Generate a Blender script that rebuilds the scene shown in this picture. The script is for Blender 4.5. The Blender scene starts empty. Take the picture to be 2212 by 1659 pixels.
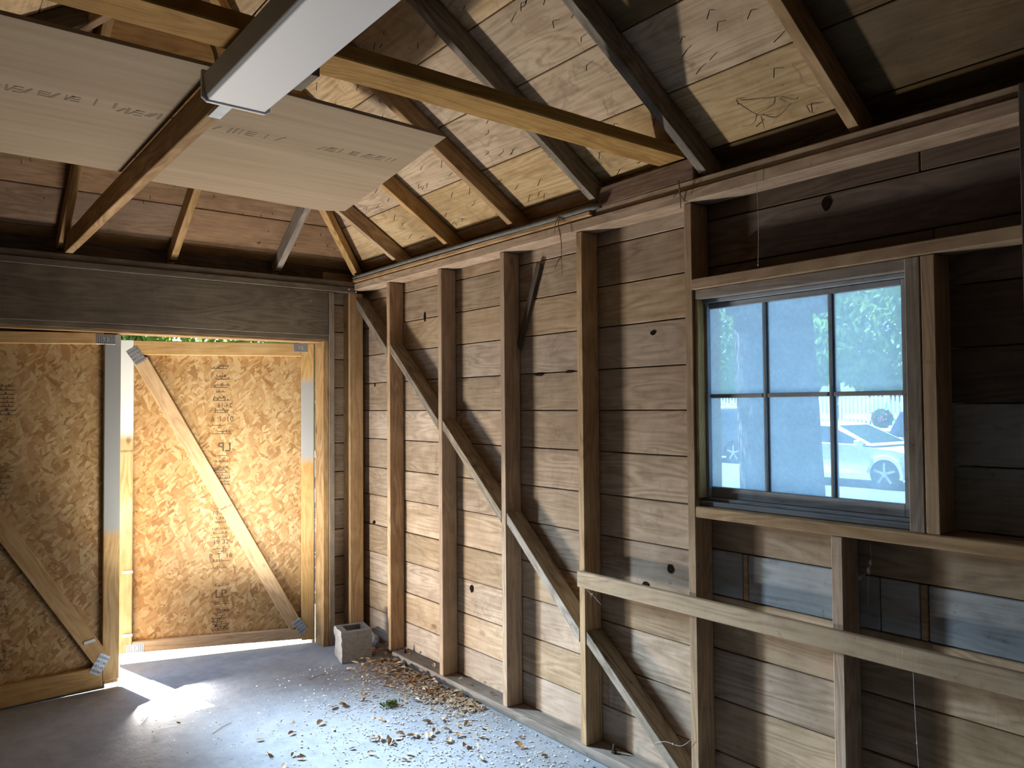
import bpy, bmesh, math, random
from mathutils import Vector, Matrix, Euler, noise
R_ = random.Random(7)
S = bpy.context.scene
COL = S.collection
PI = math.pi
# ------------------------------------------------------------------ camera
cam_d = bpy.data.cameras.new('camera'); cam = bpy.data.objects.new('camera', cam_d); COL.objects.link(cam)
F_PX, YAW, PITCH, ROLL = 1690.66, 0.6623, 0.02858, -0.00785
fw = Vector((math.sin(YAW)*math.cos(PITCH), math.cos(YAW)*math.cos(PITCH), math.sin(PITCH)))
rt = Vector((math.cos(YAW), -math.sin(YAW), 0)); up = rt.cross(fw)
rr = rt*math.cos(ROLL)+up*math.sin(ROLL); uu = -rt*math.sin(ROLL)+up*math.cos(ROLL)
M = Matrix((rr, uu, -fw)).transposed().to_4x4(); M.translation = Vector((-2.5736, -5.0198, 1.5904))
cam.matrix_world = M
cam_d.sensor_width = 36; cam_d.lens = 36*F_PX/2212; cam_d.clip_start = .05; cam_d.clip_end = 300
S.camera = cam
# ------------------------------------------------------------------ world, sun, lights, exposure
w = bpy.data.worlds.new('sky'); S.world = w; w.use_nodes = True
nt = w.node_tree; nt.nodes.clear()
wo = nt.nodes.new('ShaderNodeOutputWorld'); bg = nt.nodes.new('ShaderNodeBackground'); sk = nt.nodes.new('ShaderNodeTexSky')
sk.sky_type = 'NISHITA'; sk.sun_disc = False; sk.sun_elevation = math.radians(65); sk.sun_rotation = math.radians(-10); sk.air_density = 1.0; sk.dust_density = .6
nt.links.new(sk.outputs[0], bg.inputs[0]); nt.links.new(bg.outputs[0], wo.inputs[0]); bg.inputs[1].default_value = 0.42
sd = bpy.data.lights.new('sun', 'SUN'); sun = bpy.data.objects.new('sun', sd); COL.objects.link(sun)
el = math.radians(60); hx, hy = .24, -.97
sdir = Vector((hx*math.cos(el), hy*math.cos(el), -math.sin(el))).normalized()
sun.rotation_euler = sdir.to_track_quat('-Z', 'Y').to_euler(); sun.location = (-3, 8, 14)
sd.energy = 42; sd.angle = math.radians(.6); sd.color = (1, .95, .86)
def area(name, loc, direction, sx, sy, power, color):
    d = bpy.data.lights.new(name, 'AREA'); d.shape = 'RECTANGLE'; d.size = sx; d.size_y = sy; d.energy = power; d.color = color
    o = bpy.data.objects.new(name, d); COL.objects.link(o); o.location = loc
    o.rotation_euler = Vector(direction).to_track_quat('-Z', 'Y').to_euler(); return o
# sunlight returned upwards by the sunlit concrete just inside the gap between the two door leaves
b1 = area('sunlit_threshold_bounce', (-1.42, -.34, .014), (.38, -.62, .69), .34, .04, 40, (1, .94, .86)); b1.data.spread = math.radians(150)
# skylight coming in through the same gap
b2 = area('door_gap_skylight', (-1.55, .20, 1.55), (.95, -2.8, -1.55), .14, .8, 22, (.62, .82, 1.0)); b2.data.spread = math.radians(50)
b4 = area('door_gap_sky_glow', (-1.52, .16, 1.30), (.45, -.75, -.75), .10, 1.0, 8, (.42, .66, 1.0)); b4.data.spread = math.radians(140)
b3 = area('door_leaf_fill', (-.92, -.95, .015), (-.05, 1.15, 1.25), .6, .05, 7, (1, .95, .84)); b3.data.spread = math.radians(62)  # added fill lamp at floor level, aimed up at the open door leaf
S.view_settings.view_transform = 'Standard'; S.view_settings.look = 'None'; S.view_settings.gamma = 1; S.view_settings.use_curve_mapping = False
S.view_settings.exposure = 0.55
S.cycles.max_bounces = 8; S.cycles.diffuse_bounces = 4; S.cycles.transparent_max_bounces = 16; S.cycles.use_denoising = True
S.cycles.caustics_reflective = False; S.cycles.caustics_refractive = False
# ------------------------------------------------------------------ helpers
def meta(o, label=None, cat=None, group=None, kind=None):
    if label: o['label'] = label
    if cat: o['category'] = cat
    if group: o['group'] = group
    if kind: o['kind'] = kind
    return o
def link(name, me, mat=None, parent=None):
    o = bpy.data.objects.new(name, me); COL.objects.link(o)
    if mat is not None:
        if isinstance(mat, (list, tuple)):
            for m in mat: me.materials.append(m)
        else: me.materials.append(mat)
    if parent is not None: o.parent = parent
    return o
def empty(name, loc=(0, 0, 0)):
    o = bpy.data.objects.new(name, None); COL.objects.link(o); o.location = loc; o.empty_display_size = .1; return o
def place(o, M4):
    if o.parent is not None: M4 = world_mat(o.parent).inverted() @ M4
    o.matrix_basis = M4
def world_mat(p):
    m = p.matrix_basis.copy()
    return world_mat(p.parent) @ m if p.parent is not None else m
def world_loc(p): return world_mat(p).translation.copy()
def frame(origin, x, z):
    x = Vector(x).normalized(); z = Vector(z); z = (z-x*z.dot(x)).normalized(); y = z.cross(x)
    m = Matrix((x, y, z)).transposed().to_4x4(); m.translation = Vector(origin); return m
def bevel(bm, w, seg=1):
    if w > 0: bmesh.ops.bevel(bm, geom=[e for e in bm.edges if e.is_manifold and len(e.link_faces) == 2 and e.calc_face_angle(0) > .3], offset=w, segments=seg, affect='EDGES', clamp_overlap=True)
def tomesh(name, bm):
    me = bpy.data.meshes.new(name); bm.normal_update(); bm.to_mesh(me); bm.free(); return me
def lumber(name, p0, p1, width, thick, zdir, mat, parent, bev=.0025, wav=0.0, nx=1):
    """a sawn piece: centre line p0-p1, local X along it, Y across (width), Z along zdir (thick)"""
    p0, p1 = Vector(p0), Vector(p1); L = (p1-p0).length; bm = bmesh.new()
    xs = [-L/2+L*i/nx for i in range(nx+1)]; ring = []
    sd_ = R_.random()*50
    for i, x in enumerate(xs):
        dy = wav*noise.noise(Vector((x*1.1+sd_, 0, 0))); dz = wav*noise.noise(Vector((x*1.3, sd_, 0)))
        ring.append([bm.verts.new((x, sy*width/2+dy, sz*thick/2+dz)) for sy, sz in ((-1, -1), (1, -1), (1, 1), (-1, 1))])
    bm.faces.new(ring[0]); bm.faces.new(ring[-1][::-1])
    for a, b in zip(ring, ring[1:]):
        for k in range(4): bm.faces.new((a[k], a[(k+1) % 4], b[(k+1) % 4], b[k])[::-1])
    bmesh.ops.recalc_face_normals(bm, faces=bm.faces); bevel(bm, bev)
    o = link(name, tomesh(name, bm), mat, parent); place(o, frame((p0+p1)/2, p1-p0, zdir)); return o
def prism(name, pts, ext, xdir, mat, parent=None, bev=0.0):
    """polygon of world points extruded by the vector ext, with a local frame whose X runs along xdir"""
    pts = [Vector(p) for p in pts]; ext = Vector(ext); c = sum(pts, Vector())/len(pts)+ext/2
    F = frame(c, xdir, ext); Fi = F.inverted(); bm = bmesh.new()
    a = [bm.verts.new(Fi @ p) for p in pts]; b = [bm.verts.new(Fi @ (p+ext)) for p in pts]
    bm.faces.new(a[::-1]); bm.faces.new(b); n = len(a)
    for k in range(n): bm.faces.new((a[k], a[(k+1) % n], b[(k+1) % n], b[k]))
    bmesh.ops.recalc_face_normals(bm, faces=bm.faces); bevel(bm, bev)
    o = link(name, tomesh(name, bm), mat, parent); place(o, F); return o
def box(name, lo, hi, mat, parent=None, bev=.002, long='auto'):
    lo, hi = Vector(lo), Vector(hi); d = hi-lo
    ax = max(range(3), key=lambda i: d[i]); th = min(range(3), key=lambda i: d[i])
    if th == ax: th = (ax+1) % 3
    x = Vector((0, 0, 0)); x[ax] = 1; z = Vector((0, 0, 0)); z[th] = 1; wd = [i for i in range(3) if i not in (ax, th)][0]
    c = (lo+hi)/2
    return lumber(name, c-x*d[ax]/2, c+x*d[ax]/2, d[wd], d[th], z, mat, parent, bev)
def tube(name, pts, r, mat, parent=None, sides=8, world=True, smooth=True):
    pts = [Vector(p) for p in pts]; bm = bmesh.new(); rings = []
    base = pts[0].copy() if parent is None else world_loc(parent)
    for i, p in enumerate(pts):
        d = (pts[min(i+1, len(pts)-1)]-pts[max(i-1, 0)]).normalized()
        a = d.orthogonal().normalized() if i == 0 else (a-d*a.dot(d)).normalized()
        b = d.cross(a); ri = r[i] if isinstance(r, (list, tuple)) else r
        rings.append([bm.verts.new(p-base+a*ri*math.cos(2*PI*k/sides)+b*ri*math.sin(2*PI*k/sides)) for k in range(sides)])
    for q, s in zip(rings, rings[1:]):
        for k in range(sides): bm.faces.new((q[k], q[(k+1) % sides], s[(k+1) % sides], s[k]))
    bm.faces.new(rings[0][::-1]); bm.faces.new(rings[-1])
    if smooth:
        for f in bm.faces: f.smooth = len(f.verts) == 4
    bmesh.ops.recalc_face_normals(bm, faces=bm.faces)
    o = link(name, tomesh(name, bm), mat, parent)
    place(o, Matrix.Translation(base)); return o
def joined(name, boxes, mat, parent=None, origin=None):
    """many small boxes (lo, hi) or (centre, half, euler) in one mesh"""
    bm = bmesh.new(); base = Vector(origin) if origin else (world_loc(parent) if parent is not None else Vector())
    for bx in boxes:
        if len(bx) == 2:
            lo, hi = Vector(bx[0]), Vector(bx[1]); m = Matrix.Translation((lo+hi)/2-base) @ Matrix.Diagonal((*(hi-lo), 1))
        else: m = Matrix.Translation(Vector(bx[0])-base) @ Euler(bx[2]).to_matrix().to_4x4() @ Matrix.Diagonal((bx[1][0]*2, bx[1][1]*2, bx[1][2]*2, 1))
        bmesh.ops.create_cube(bm, size=1, matrix=m)
    o = link(name, tomesh(name, bm), mat, parent)
    place(o, Matrix.Translation(base)); return o
# ------------------------------------------------------------------ materials
class N:
    def __init__(s, name):
        s.m = bpy.data.materials.new(name); s.m.use_nodes = True; s.t = s.m.node_tree; s.t.nodes.clear()
        s.out = s.new('ShaderNodeOutputMaterial')
    def new(s, k, **kw):
        n = s.t.nodes.new(k)
        for a, b in kw.items(): setattr(n, a, b)
        return n
    def lk(s, a, b): s.t.links.new(a, b)
    def val(s, n, i, v):
        if hasattr(v, 'is_output') or isinstance(v, bpy.types.NodeSocket): s.lk(v, n.inputs[i])
        else: n.inputs[i].default_value = v
    def math(s, op, a, b=0.0, c=None, clamp=False):
        n = s.new('ShaderNodeMath', operation=op, use_clamp=clamp); s.val(n, 0, a); s.val(n, 1, b)
        if c is not None: s.val(n, 2, c)
        return n.outputs[0]
    def vmath(s, op, a, b):
        n = s.new('ShaderNodeVectorMath', operation=op); s.val(n, 0, a); s.val(n, 1, b); return n.outputs[0]
    def noise(s, vec, scale, detail=4, rough=.55, dist=0.0, dim='3D'):
        n = s.new('ShaderNodeTexNoise'); n.noise_dimensions = dim
        if vec is not None: s.lk(vec, n.inputs['Vector'])
        n.inputs['Scale'].default_value = scale; n.inputs['Detail'].default_value = detail
        n.inputs['Roughness'].default_value = rough; n.inputs['Distortion'].default_value = dist; return n
    def ramp(s, fac, stops, interp='LINEAR'):
        n = s.new('ShaderNodeValToRGB'); n.color_ramp.interpolation = interp; e = n.color_ramp.elements
        while len(e) < len(stops): e.new(.5)
        for q, (p, c) in zip(e, stops): q.position = p; q.color = (*c, 1) if len(c) == 3 else c
        s.lk(fac, n.inputs[0]); return n.outputs[0]
    def fr(s, fac, a, b, x=0.0, y=1.0):
        n = s.new('ShaderNodeMapRange', clamp=True); s.val(n, 0, fac)
        for i, v in zip((1, 2, 3, 4), (a, b, x, y)): n.inputs[i].default_value = v
        return n.outputs[0]
    def mix(s, fac, a, b, mode='MIX'):
        n = s.new('ShaderNodeMix', data_type='RGBA', blend_type=mode); s.val(n, 0, fac)
        s.val(n, 6, a if not isinstance(a, tuple) else (*a, 1)); s.val(n, 7, b if not isinstance(b, tuple) else (*b, 1)); return n.outputs[2]
    def scale(s, vec, v):
        return s.vmath('MULTIPLY', vec, v)
    def bsdf(s, col, rough=.8, bump=None, strength=.3, dist=.003, spec=.2, metal=0.0):
        n = s.new('ShaderNodeBsdfPrincipled'); s.val(n, 'Base Color', (*col, 1) if isinstance(col, tuple) else col); s.val(n, 'Roughness', rough)
        n.inputs['Specular IOR Level'].default_value = spec; n.inputs['Metallic'].default_value = metal
        if bump is not None:
            b = s.new('ShaderNodeBump'); b.inputs['Strength'].default_value = strength; b.inputs['Distance'].default_value = dist
            s.lk(bump, b.inputs['Height']); s.lk(b.outputs[0], n.inputs['Normal'])
        s.lk(n.outputs[0], s.out.inputs[0]); return n
def wood(name, light, mid, dark, stain=.4, tide=.5, grime=.25, knots=.6, vary=.22, rough=.85, grimecol=(.03, .027, .024), bumps=.35):
    n = N(name); tc = n.new('ShaderNodeTexCoord'); oi = n.new('ShaderNodeObjectInfo'); rnd = oi.outputs['Random']
    off = n.new('ShaderNodeCombineXYZ'); n.val(off, 0, n.math('MULTIPLY', rnd, 53.0)); n.val(off, 1, n.math('MULTIPLY', rnd, 17.3)); n.val(off, 2, n.math('MULTIPLY', rnd, 91.7))
    p = n.vmath('ADD', tc.outputs['Object'], off.outputs[0])
    # cathedral grain: long rings warped by low noise
    warp = n.noise(n.scale(p, (.55, 3.6, 3.6)), 1.0, 3, .55)
    ring = n.math('FRACT', n.math('MULTIPLY', warp.outputs[0], 22.0)); ring = n.math('ABSOLUTE', n.math('SUBTRACT', ring, .5)); ring = n.fr(ring, .02, .5)
    fine = n.noise(n.scale(p, (2.5, 70, 70)), 1.0, 5, .65)
    saw = n.noise(n.scale(p, (130, 6, 6)), 1.0, 2, .5)
    patchy = n.noise(n.scale(p, (1.5, 4, 4)), 1.0, 3, .6); ring = n.math('MULTIPLY', ring, n.fr(patchy.outputs[0], .35, .65, .15, .9)); blot = n.noise(p, 7, 5, .7, .3)
    g = n.math('ADD', n.math('MULTIPLY', ring, .34), n.math('ADD', n.math('MULTIPLY', fine.outputs[0], .55), n.math('MULTIPLY', blot.outputs[0], .45)))
    col = n.ramp(g, [(.36, tuple(.85*a+.15*b for a, b in zip(dark, mid))), (.54, mid), (.74, light)])
    # knots
    vk = n.new('ShaderNodeTexVoronoi'); n.lk(n.scale(p, (2.3, 4.2, 1.0)), vk.inputs['Vector']); vk.inputs['Scale'].default_value = 1.0
    kn = n.noise(p, 9, 2, .5); kd = n.math('ADD', vk.outputs['Distance'], n.math('MULTIPLY', kn.outputs[0], .06))
    col = n.mix(n.math('MULTIPLY', n.fr(kd, .075, .115, 1, 0), knots), col, (.09, .04, .018))
    # broad stains with brownish tide lines
    st = n.noise(p, 3.1, 5, .6, .4); col = n.mix(n.math('MULTIPLY', n.fr(st.outputs[0], .45, .68), stain), col, n.mix(.5, mid, dark, 'MIX') if False else tuple(.45*a+.55*b for a, b in zip(mid, dark)))
    td = n.noise(p, 1.8, 4, .6, .5); tl = n.math('ABSOLUTE', n.math('SUBTRACT', td.outputs[0], .56)); tl2 = n.math('ABSOLUTE', n.math('SUBTRACT', td.outputs[0], .47))
    tf = n.math('MAXIMUM', n.fr(tl, .0, .018, 1, 0), n.math('MULTIPLY', n.fr(tl2, .0, .008, 1, 0), .6))
    brk = n.noise(p, 5.0, 2, .5); tf = n.math('MULTIPLY', tf, n.fr(brk.outputs[0], .42, .6)); col = n.mix(n.math('MULTIPLY', tf, tide*.55), col, (.14, .085, .065))
    wsh = n.noise(n.scale(p, (1.2, 2.0, 2.0)), 1.0, 4, .6, .8); col = n.mix(n.fr(wsh.outputs[0], .50, .66, 0, .30*min(1, tide+.3)), col, tuple(min(1, x*1.18+.05) for x in (light[0]*.98, light[1]*.98, light[2]*.98)))
    # grime specks and soot
    gr = n.noise(p, 26, 6, .7); gf = n.fr(gr.outputs[0], .60, .74); gb = n.noise(p, 1.7, 3, .5)
    gf = n.math('MULTIPLY', gf, n.fr(gb.outputs[0], .35, .65)); col = n.mix(n.math('MULTIPLY', gf, grime*2.2, clamp=True), col, grimecol)
    col = n.mix(n.math('MULTIPLY', n.fr(gb.outputs[0], .5, .8), grime), col, grimecol)
    # piece-to-piece tone and hue
    hs = n.new('ShaderNodeHueSaturation'); n.lk(col, hs.inputs['Color'])
    wn = n.new('ShaderNodeTexWhiteNoise'); wn.noise_dimensions = '1D'; n.lk(rnd, wn.inputs['W'])
    n.val(hs, 'Value', n.fr(rnd, 0, 1, 1-vary, 1+vary)); n.val(hs, 'Saturation', n.fr(wn.outputs[0], 0, 1, .85, 1.2)); n.val(hs, 'Hue', n.fr(wn.outputs[0], 0, 1, .4965, .503))
    h = n.math('ADD', n.math('MULTIPLY', fine.outputs[0], .7), n.math('MULTIPLY', saw.outputs[0], .25)); h = n.math('ADD', h, n.math('MULTIPLY', ring, .2))
    n.bsdf(hs.outputs[0], rough, h, bumps, .004); return n.m
W_board = wood('weathered_board', (.45, .345, .25), (.335, .25, .17), (.19, .13, .085), .45, .6, .22, .6, .17)
W_deck = wood('roof_deck_board', (.66, .50, .33), (.52, .38, .23), (.31, .205, .11), .5, .75, .25, .6, .12)
W_deck2 = wood('stained_dimmed_deck', (.19, .125, .052), (.14, .09, .036), (.08, .05, .02), .5, .9, .3, .6, .12)  # yellow-brown stain, with the far roof's light falloff darkened into the colour
W_board2 = wood('dimmed_wall_board', (.19, .145, .115), (.14, .105, .082), (.085, .06, .045), .5, .6, .3, .6, .15)  # purplish-brown copy of the wall board, darkened for light falloff around the window
W_stud = wood('old_stud', (.50, .36, .23), (.38, .265, .165), (.24, .15, .09), .3, .25, .2, .5, .15)
W_dark = wood('dark_brown_wood', (.13, .10, .075), (.085, .066, .05), (.04, .03, .022), .4, .2, .5, .4, .15)  # very dark brown wood, shared by rafters, small boards and the unseen walls
W_tan = wood('tan_rail', (.47, .345, .20), (.39, .28, .155), (.23, .15, .08), .25, .1, .2, .6, .03)
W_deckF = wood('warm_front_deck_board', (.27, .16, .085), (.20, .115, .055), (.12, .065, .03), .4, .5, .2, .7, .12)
W_raft = wood('warm_rafter', (.50, .34, .19), (.36, .23, .12), (.20, .12, .06), .3, .3, .2, .5, .12)
W_tie = wood('tie_beam_wood', (.44, .28, .13), (.33, .20, .09), (.18, .10, .045), .4, .2, .2, .5, .1)
W_new = wood('newer_pine', (.62, .45, .26), (.53, .36, .19), (.36, .21, .10), .15, .05, .05, .6, .06, .75, bumps=.15)
W_grey = wood('greyed_wood', (.34, .29, .235), (.25, .21, .17), (.14, .115, .09), .4, .15, .3, .5, .12)
W_header = wood('dusty_header_board', (.20, .165, .12), (.15, .12, .088), (.09, .072, .05), .45, .1, .35, .6, .05)
W_paint = wood('whitewashed_board', (.46, .48, .48), (.38, .40, .41), (.20, .20, .19), .5, .2, .5, .4, .08, bumps=.25)
W_sash = wood('grey_painted_sash', (.40, .42, .44), (.33, .35, .37), (.20, .20, .20), .3, .1, .4, .2, .05, bumps=.2)
W_rough = wood('rough_brown_block', (.30, .19, .12), (.20, .12, .075), (.08, .05, .03), .5, .2, .5, .2, .05, bumps=1.0)
W_char = wood('blackened_brace', (.36, .31, .25), (.24, .20, .155), (.08, .065, .05), .5, .2, .55, .3, .12, bumps=.7)
def flatmat(name, col, rough=.6, metal=0., spec=.3, vary=0, bscale=60, bstr=.1):
    n = N(name); tc = n.new('ShaderNodeTexCoord'); no = n.noise(tc.outputs['Object'], bscale, 4, .6)
    c = n.mix(n.fr(no.outputs[0], .3, .7), tuple(max(0, x*(1-vary)) for x in col), tuple(min(1, x*(1+vary)) for x in col))
    n.bsdf(c, rough, no.outputs[0], bstr, .002, spec, metal); return n.m
def plymat():
    n = N('fir_plywood'); tc = n.new('ShaderNodeTexCoord'); p = tc.outputs['Object']
    a = n.noise(n.scale(p, (1.1, 26, 5)), 1, 4, .6, .2); b = n.noise(n.scale(p, (.5, 5, 5)), 1, 3, .5, 1.0)
    g = n.math('ADD', n.math('MULTIPLY', a.outputs[0], .5), n.math('MULTIPLY', b.outputs[0], .5))
    c = n.ramp(g, [(.3, (.27, .195, .12)), (.5, (.33, .25, .165)), (.7, (.39, .30, .205))])
    n.bsdf(c, .8, a.outputs[0], .1, .002); return n.m
PLY = plymat()
def osbmat():
    n = N('oriented_strand_board'); tc = n.new('ShaderNodeTexCoord'); p = tc.outputs['Object']
    d = n.noise(p, 9, 3, .55); dc = n.vmath('SUBTRACT', d.outputs[1], (.5, .5, .5)); dn = n.scale(dc, (.04, .04, .04)); p2 = n.vmath('ADD', p, dn)
    layers = []; hs = []
    for i, (ang, sx, sy) in enumerate(((.3, 16, 52), (1.25, 14, 46), (2.2, 19, 58), (2.8, 12, 40), (.8, 24, 70))):
        mp = n.new('ShaderNodeMapping'); mp.inputs['Rotation'].default_value = (0, 0, ang); n.lk(p2, mp.inputs['Vector'])
        v = n.new('ShaderNodeTexVoronoi'); n.lk(n.scale(n.vmath('ADD', mp.outputs[0], (i*3.3, i*1.7, 0)), (sx, sy, 0)), v.inputs['Vector']); v.inputs['Scale'].default_value = 1
        sep = n.new('ShaderNodeSeparateColor'); n.lk(v.outputs['Color'], sep.inputs[0]); layers.append((sep, v))
    pal = [(0, (.24, .11, .035)), (.16, (.33, .175, .06)), (.38, (.42, .25, .10)), (.62, (.49, .33, .15)), (.84, (.57, .43, .24)), (1, (.33, .17, .065))]
    col = n.ramp(layers[0][0].outputs[0], pal); h = layers[0][0].outputs[1]
    for sep, v in layers[1:]:
        m = n.math('GREATER_THAN', sep.outputs[1], .62); col = n.mix(m, col, n.ramp(sep.outputs[0], pal))
        mh = n.new('ShaderNodeMix'); n.lk(m, mh.inputs[0]); n.lk(h, mh.inputs[2]); n.lk(sep.outputs[2], mh.inputs[3]); h = mh.outputs[0]
    f = n.noise(n.scale(p, (40, 90, 40)), 1, 4, .6); col = n.mix(n.fr(f.outputs[0], .35, .7, 0, .35), col, (.42, .23, .08))
    b = n.noise(p, 2.2, 2, .5); col = n.mix(n.fr(b.outputs[0], .4, .7, 0, .25), col, (.52, .38, .20))
    n.bsdf(col, .55, h, .35, .002, .35); return n.m
OSB = osbmat()
def concrete():
    n = N('dusty_concrete'); tc = n.new('ShaderNodeTexCoord'); p = tc.outputs['Object']
    a = n.noise(p, 1.3, 6, .6, .4); b = n.noise(p, 14, 5, .7); c = n.noise(p, 120, 3, .6)
    g = n.math('ADD', n.math('MULTIPLY', a.outputs[0], .65), n.math('MULTIPLY', b.outputs[0], .35))
    col = n.ramp(g, [(.32, (.20, .215, .24)), (.5, (.31, .335, .375)), (.68, (.42, .445, .485))])
    d = n.noise(p, 2.7, 4, .6, 1.0); col = n.mix(n.fr(d.outputs[0], .55, .72, 0, .3), col, (.33, .30, .26))
    col = n.mix(n.fr(c.outputs[0], .62, .72, 0, .5), col, (.12, .11, .10))
    n.bsdf(col, .75, n.math('ADD', b.outputs[0], n.math('MULTIPLY', c.outputs[0], .5)), .25, .004, .3); return n.m
CONC = concrete()
def blockmat(name, a, b, sc, st):
    n = N(name); tc = n.new('ShaderNodeTexCoord'); no = n.noise(tc.outputs['Object'], sc, 6, .75); v = n.noise(tc.outputs['Object'], sc*4, 3, .6)
    n.bsdf(n.mix(n.fr(no.outputs[0], .3, .7), a, b), .95, n.math('ADD', no.outputs[0], v.outputs[0]), st, .008, .1); return n.m
BLK = blockmat('cinder_concrete', (.20, .19, .18), (.33, .315, .30), 60, .6)
WHITE = flatmat('white_enamel', (.80, .81, .82), .35, spec=.5, bscale=20, bstr=.02, vary=.03)
DIFF = flatmat('frosted_acrylic', (.90, .92, .94), .45, spec=.4, bscale=300, bstr=.08, vary=.03)
GALV = flatmat('galvanised_steel', (.50, .55, .60), .45, .8, .5, .25, 90, .1)
DARKM = flatmat('plate_slot_shadow', (.05, .055, .06), .7)
PIPE = flatmat('grey_conduit', (.17, .17, .165), .75, .0, .3, .2, 40, .1)
CABLE = flatmat('tan_cable_sheath', (.34, .24, .12), .6)
INK = flatmat('black_print', (.10, .075, .05), .8)
INKF = flatmat('faded_print', (.19, .14, .09), .8)
HOLE = flatmat('knot_dark', (.018, .012, .009), 1, spec=0)
PAINTG = flatmat('grey_primer', (.42, .44, .45), .8, vary=.12, bscale=25)
PAINTW = flatmat('white_primer', (.78, .84, .86), .8, vary=.08, bscale=25)
NAIL = flatmat('rusty_nail', (.06, .035, .025), .8, .4)
WEB = flatmat('cobweb', (.55, .52, .48), .9)
TWIG = flatmat('dry_twig', (.26, .19, .12), .9)
def sprayed(name, lo, hi, axis=2, paint=(.40, .42, .43), base=W_new, inv=False):
    """pine with sprayed primer over part of its length (object-local X band)"""
    m = base.copy(); m.name = name; n = m.node_tree; pb = [x for x in n.nodes if x.type == 'BSDF_PRINCIPLED'][0]
    src = pb.inputs['Base Color'].links[0].from_socket
    tc = n.nodes.new('ShaderNodeTexCoord'); sp = n.nodes.new('ShaderNodeSeparateXYZ'); n.links.new(tc.outputs['Object'], sp.inputs[0])
    a = n.nodes.new('ShaderNodeMapRange'); a.inputs[1].default_value = lo-.03; a.inputs[2].default_value = lo+.03; n.links.new(sp.outputs[0], a.inputs[0])
    b = n.nodes.new('ShaderNodeMapRange'); b.inputs[1].default_value = hi-.03; b.inputs[2].default_value = hi+.03; b.inputs[3].default_value = 1; b.inputs[4].default_value = 0; n.links.new(sp.outputs[0], b.inputs[0])
    mu = n.nodes.new('ShaderNodeMath'); mu.operation = 'MULTIPLY'; n.links.new(a.outputs[0], mu.inputs[0]); n.links.new(b.outputs[0], mu.inputs[1])
    mx = n.nodes.new('ShaderNodeMix'); mx.data_type = 'RGBA'; n.links.new(mu.outputs[0], mx.inputs[0]); n.links.new(src, mx.inputs[6]); mx.inputs[7].default_value = (*paint, 1)
    n.links.new(mx.outputs[2], pb.inputs['Base Color']); return m

# ================================================================== ROOM
XL, YB = -3.2, -6.2      # left wall, back wall
# --- floor
fl = box('floor', (XL-.1, YB-.1, -.12), (.02, -.045, 0), CONC, None, .003); meta(fl, 'dusty grey concrete garage floor slab with stains', None, kind='structure')
ap = prism('concrete_apron', [(-3.4, -.035, -.12), (.1, -.035, -.12), (.1, 1.2, -.12), (-3.4, 1.2, -.12)], (0, 0, .115), (1, 0, 0), CONC, fl)
# --- wall_right
ROWS = [0.0, .02, .21, .40, .597, .785, .99-.0, 1.18, 1.377, 1.57, 1.76, 1.955, 2.145, 2.335, 2.56]
ROWS2 = [.0, .03, .215, .425, .62, .833, 1.013, 1.197, 1.397, 1.589, 1.76, 1.955, 2.145, 2.335, 2.56]
wr = box('wall_right', (.045, YB, -.05), (.06, -3.9, 2.5), W_grey, None, 0)
# outer siding in four pieces around the window opening
def siding(lo, hi): box('siding_panel', lo, hi, W_grey, wr, 0)
siding((.045, -3.9, -.05), (.06, -2.97, 1.16)); siding((.045, -3.9, 2.05), (.06, -2.97, 2.5)); siding((.045, -2.97, -.05), (.06, .05, 2.5))
meta(wr, 'long right-hand wall of horizontal boards on open studs', kind='structure')
def wall_board(y0, y1, z0, z1, mat=W_board):
    g = .0022; j = R_.uniform(-.0025, .0025)
    lumber('board', (.0125+j, y0-.0015, (z0+z1)/2), (.0125+j, y1+.0015, (z0+z1)/2), z1-z0-2*g, .022, (-1, 0, 0), mat, wr, .003)
YS = -2.97
for i in range(len(ROWS)-1):
    # far part: from the corner to the window stud
    cut = [-1.21, -1.82, -2.42, -.6][i % 4]; a, b = ROWS[i], ROWS[i+1]
    if i in (2, 5, 8, 11, 13): segs = [(-.0, cut), (cut, -3.01)]
    else: segs = [(-.0, -3.01)]
    for s in segs: wall_board(s[0], s[1], a, b)
for i in range(len(ROWS2)-1):
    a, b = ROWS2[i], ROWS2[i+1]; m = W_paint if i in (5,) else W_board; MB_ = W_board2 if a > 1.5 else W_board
    if b <= 1.2 and a < 1.19:
        if i == 5:    # whitewashed boards with bare ghost strips of an older frame
            wall_board(-3.01, -3.16, a, b, W_paint); wall_board(-3.16, -3.185, a, b, W_stud); wall_board(-3.185, -3.70, a, b, W_paint)
            wall_board(-3.70, -3.83, a, b, W_paint); wall_board(-3.83, -3.855, a, b, W_stud); wall_board(-3.855, -4.5, a, b, W_paint); wall_board(-4.5, YB, a, b)
        else: wall_board(-3.01, -3.62 if i % 2 else YB, a, b); (wall_board(-3.62, YB, a, b) if i % 2 else None)
    elif a > 1.19 and b < 2.1:
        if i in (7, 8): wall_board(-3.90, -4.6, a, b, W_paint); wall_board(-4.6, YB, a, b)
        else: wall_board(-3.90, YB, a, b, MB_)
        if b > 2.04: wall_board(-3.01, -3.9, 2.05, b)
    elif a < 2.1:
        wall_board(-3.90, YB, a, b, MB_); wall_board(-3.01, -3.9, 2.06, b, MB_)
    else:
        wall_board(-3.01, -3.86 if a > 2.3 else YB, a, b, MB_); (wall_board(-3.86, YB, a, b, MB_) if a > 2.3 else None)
wall_board(-3.01, -3.9, 1.955, 2.145) if False else None
SY = [(-.539, -.579), (-1.151, -1.191), (-1.755, -1.795), (-2.345, -2.385)]
for k, (a, b) in enumerate(SY):
    box('stud', (-.105, b, .045), (-.003, a, 2.397), W_stud if k else W_raft, wr, .003)
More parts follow.
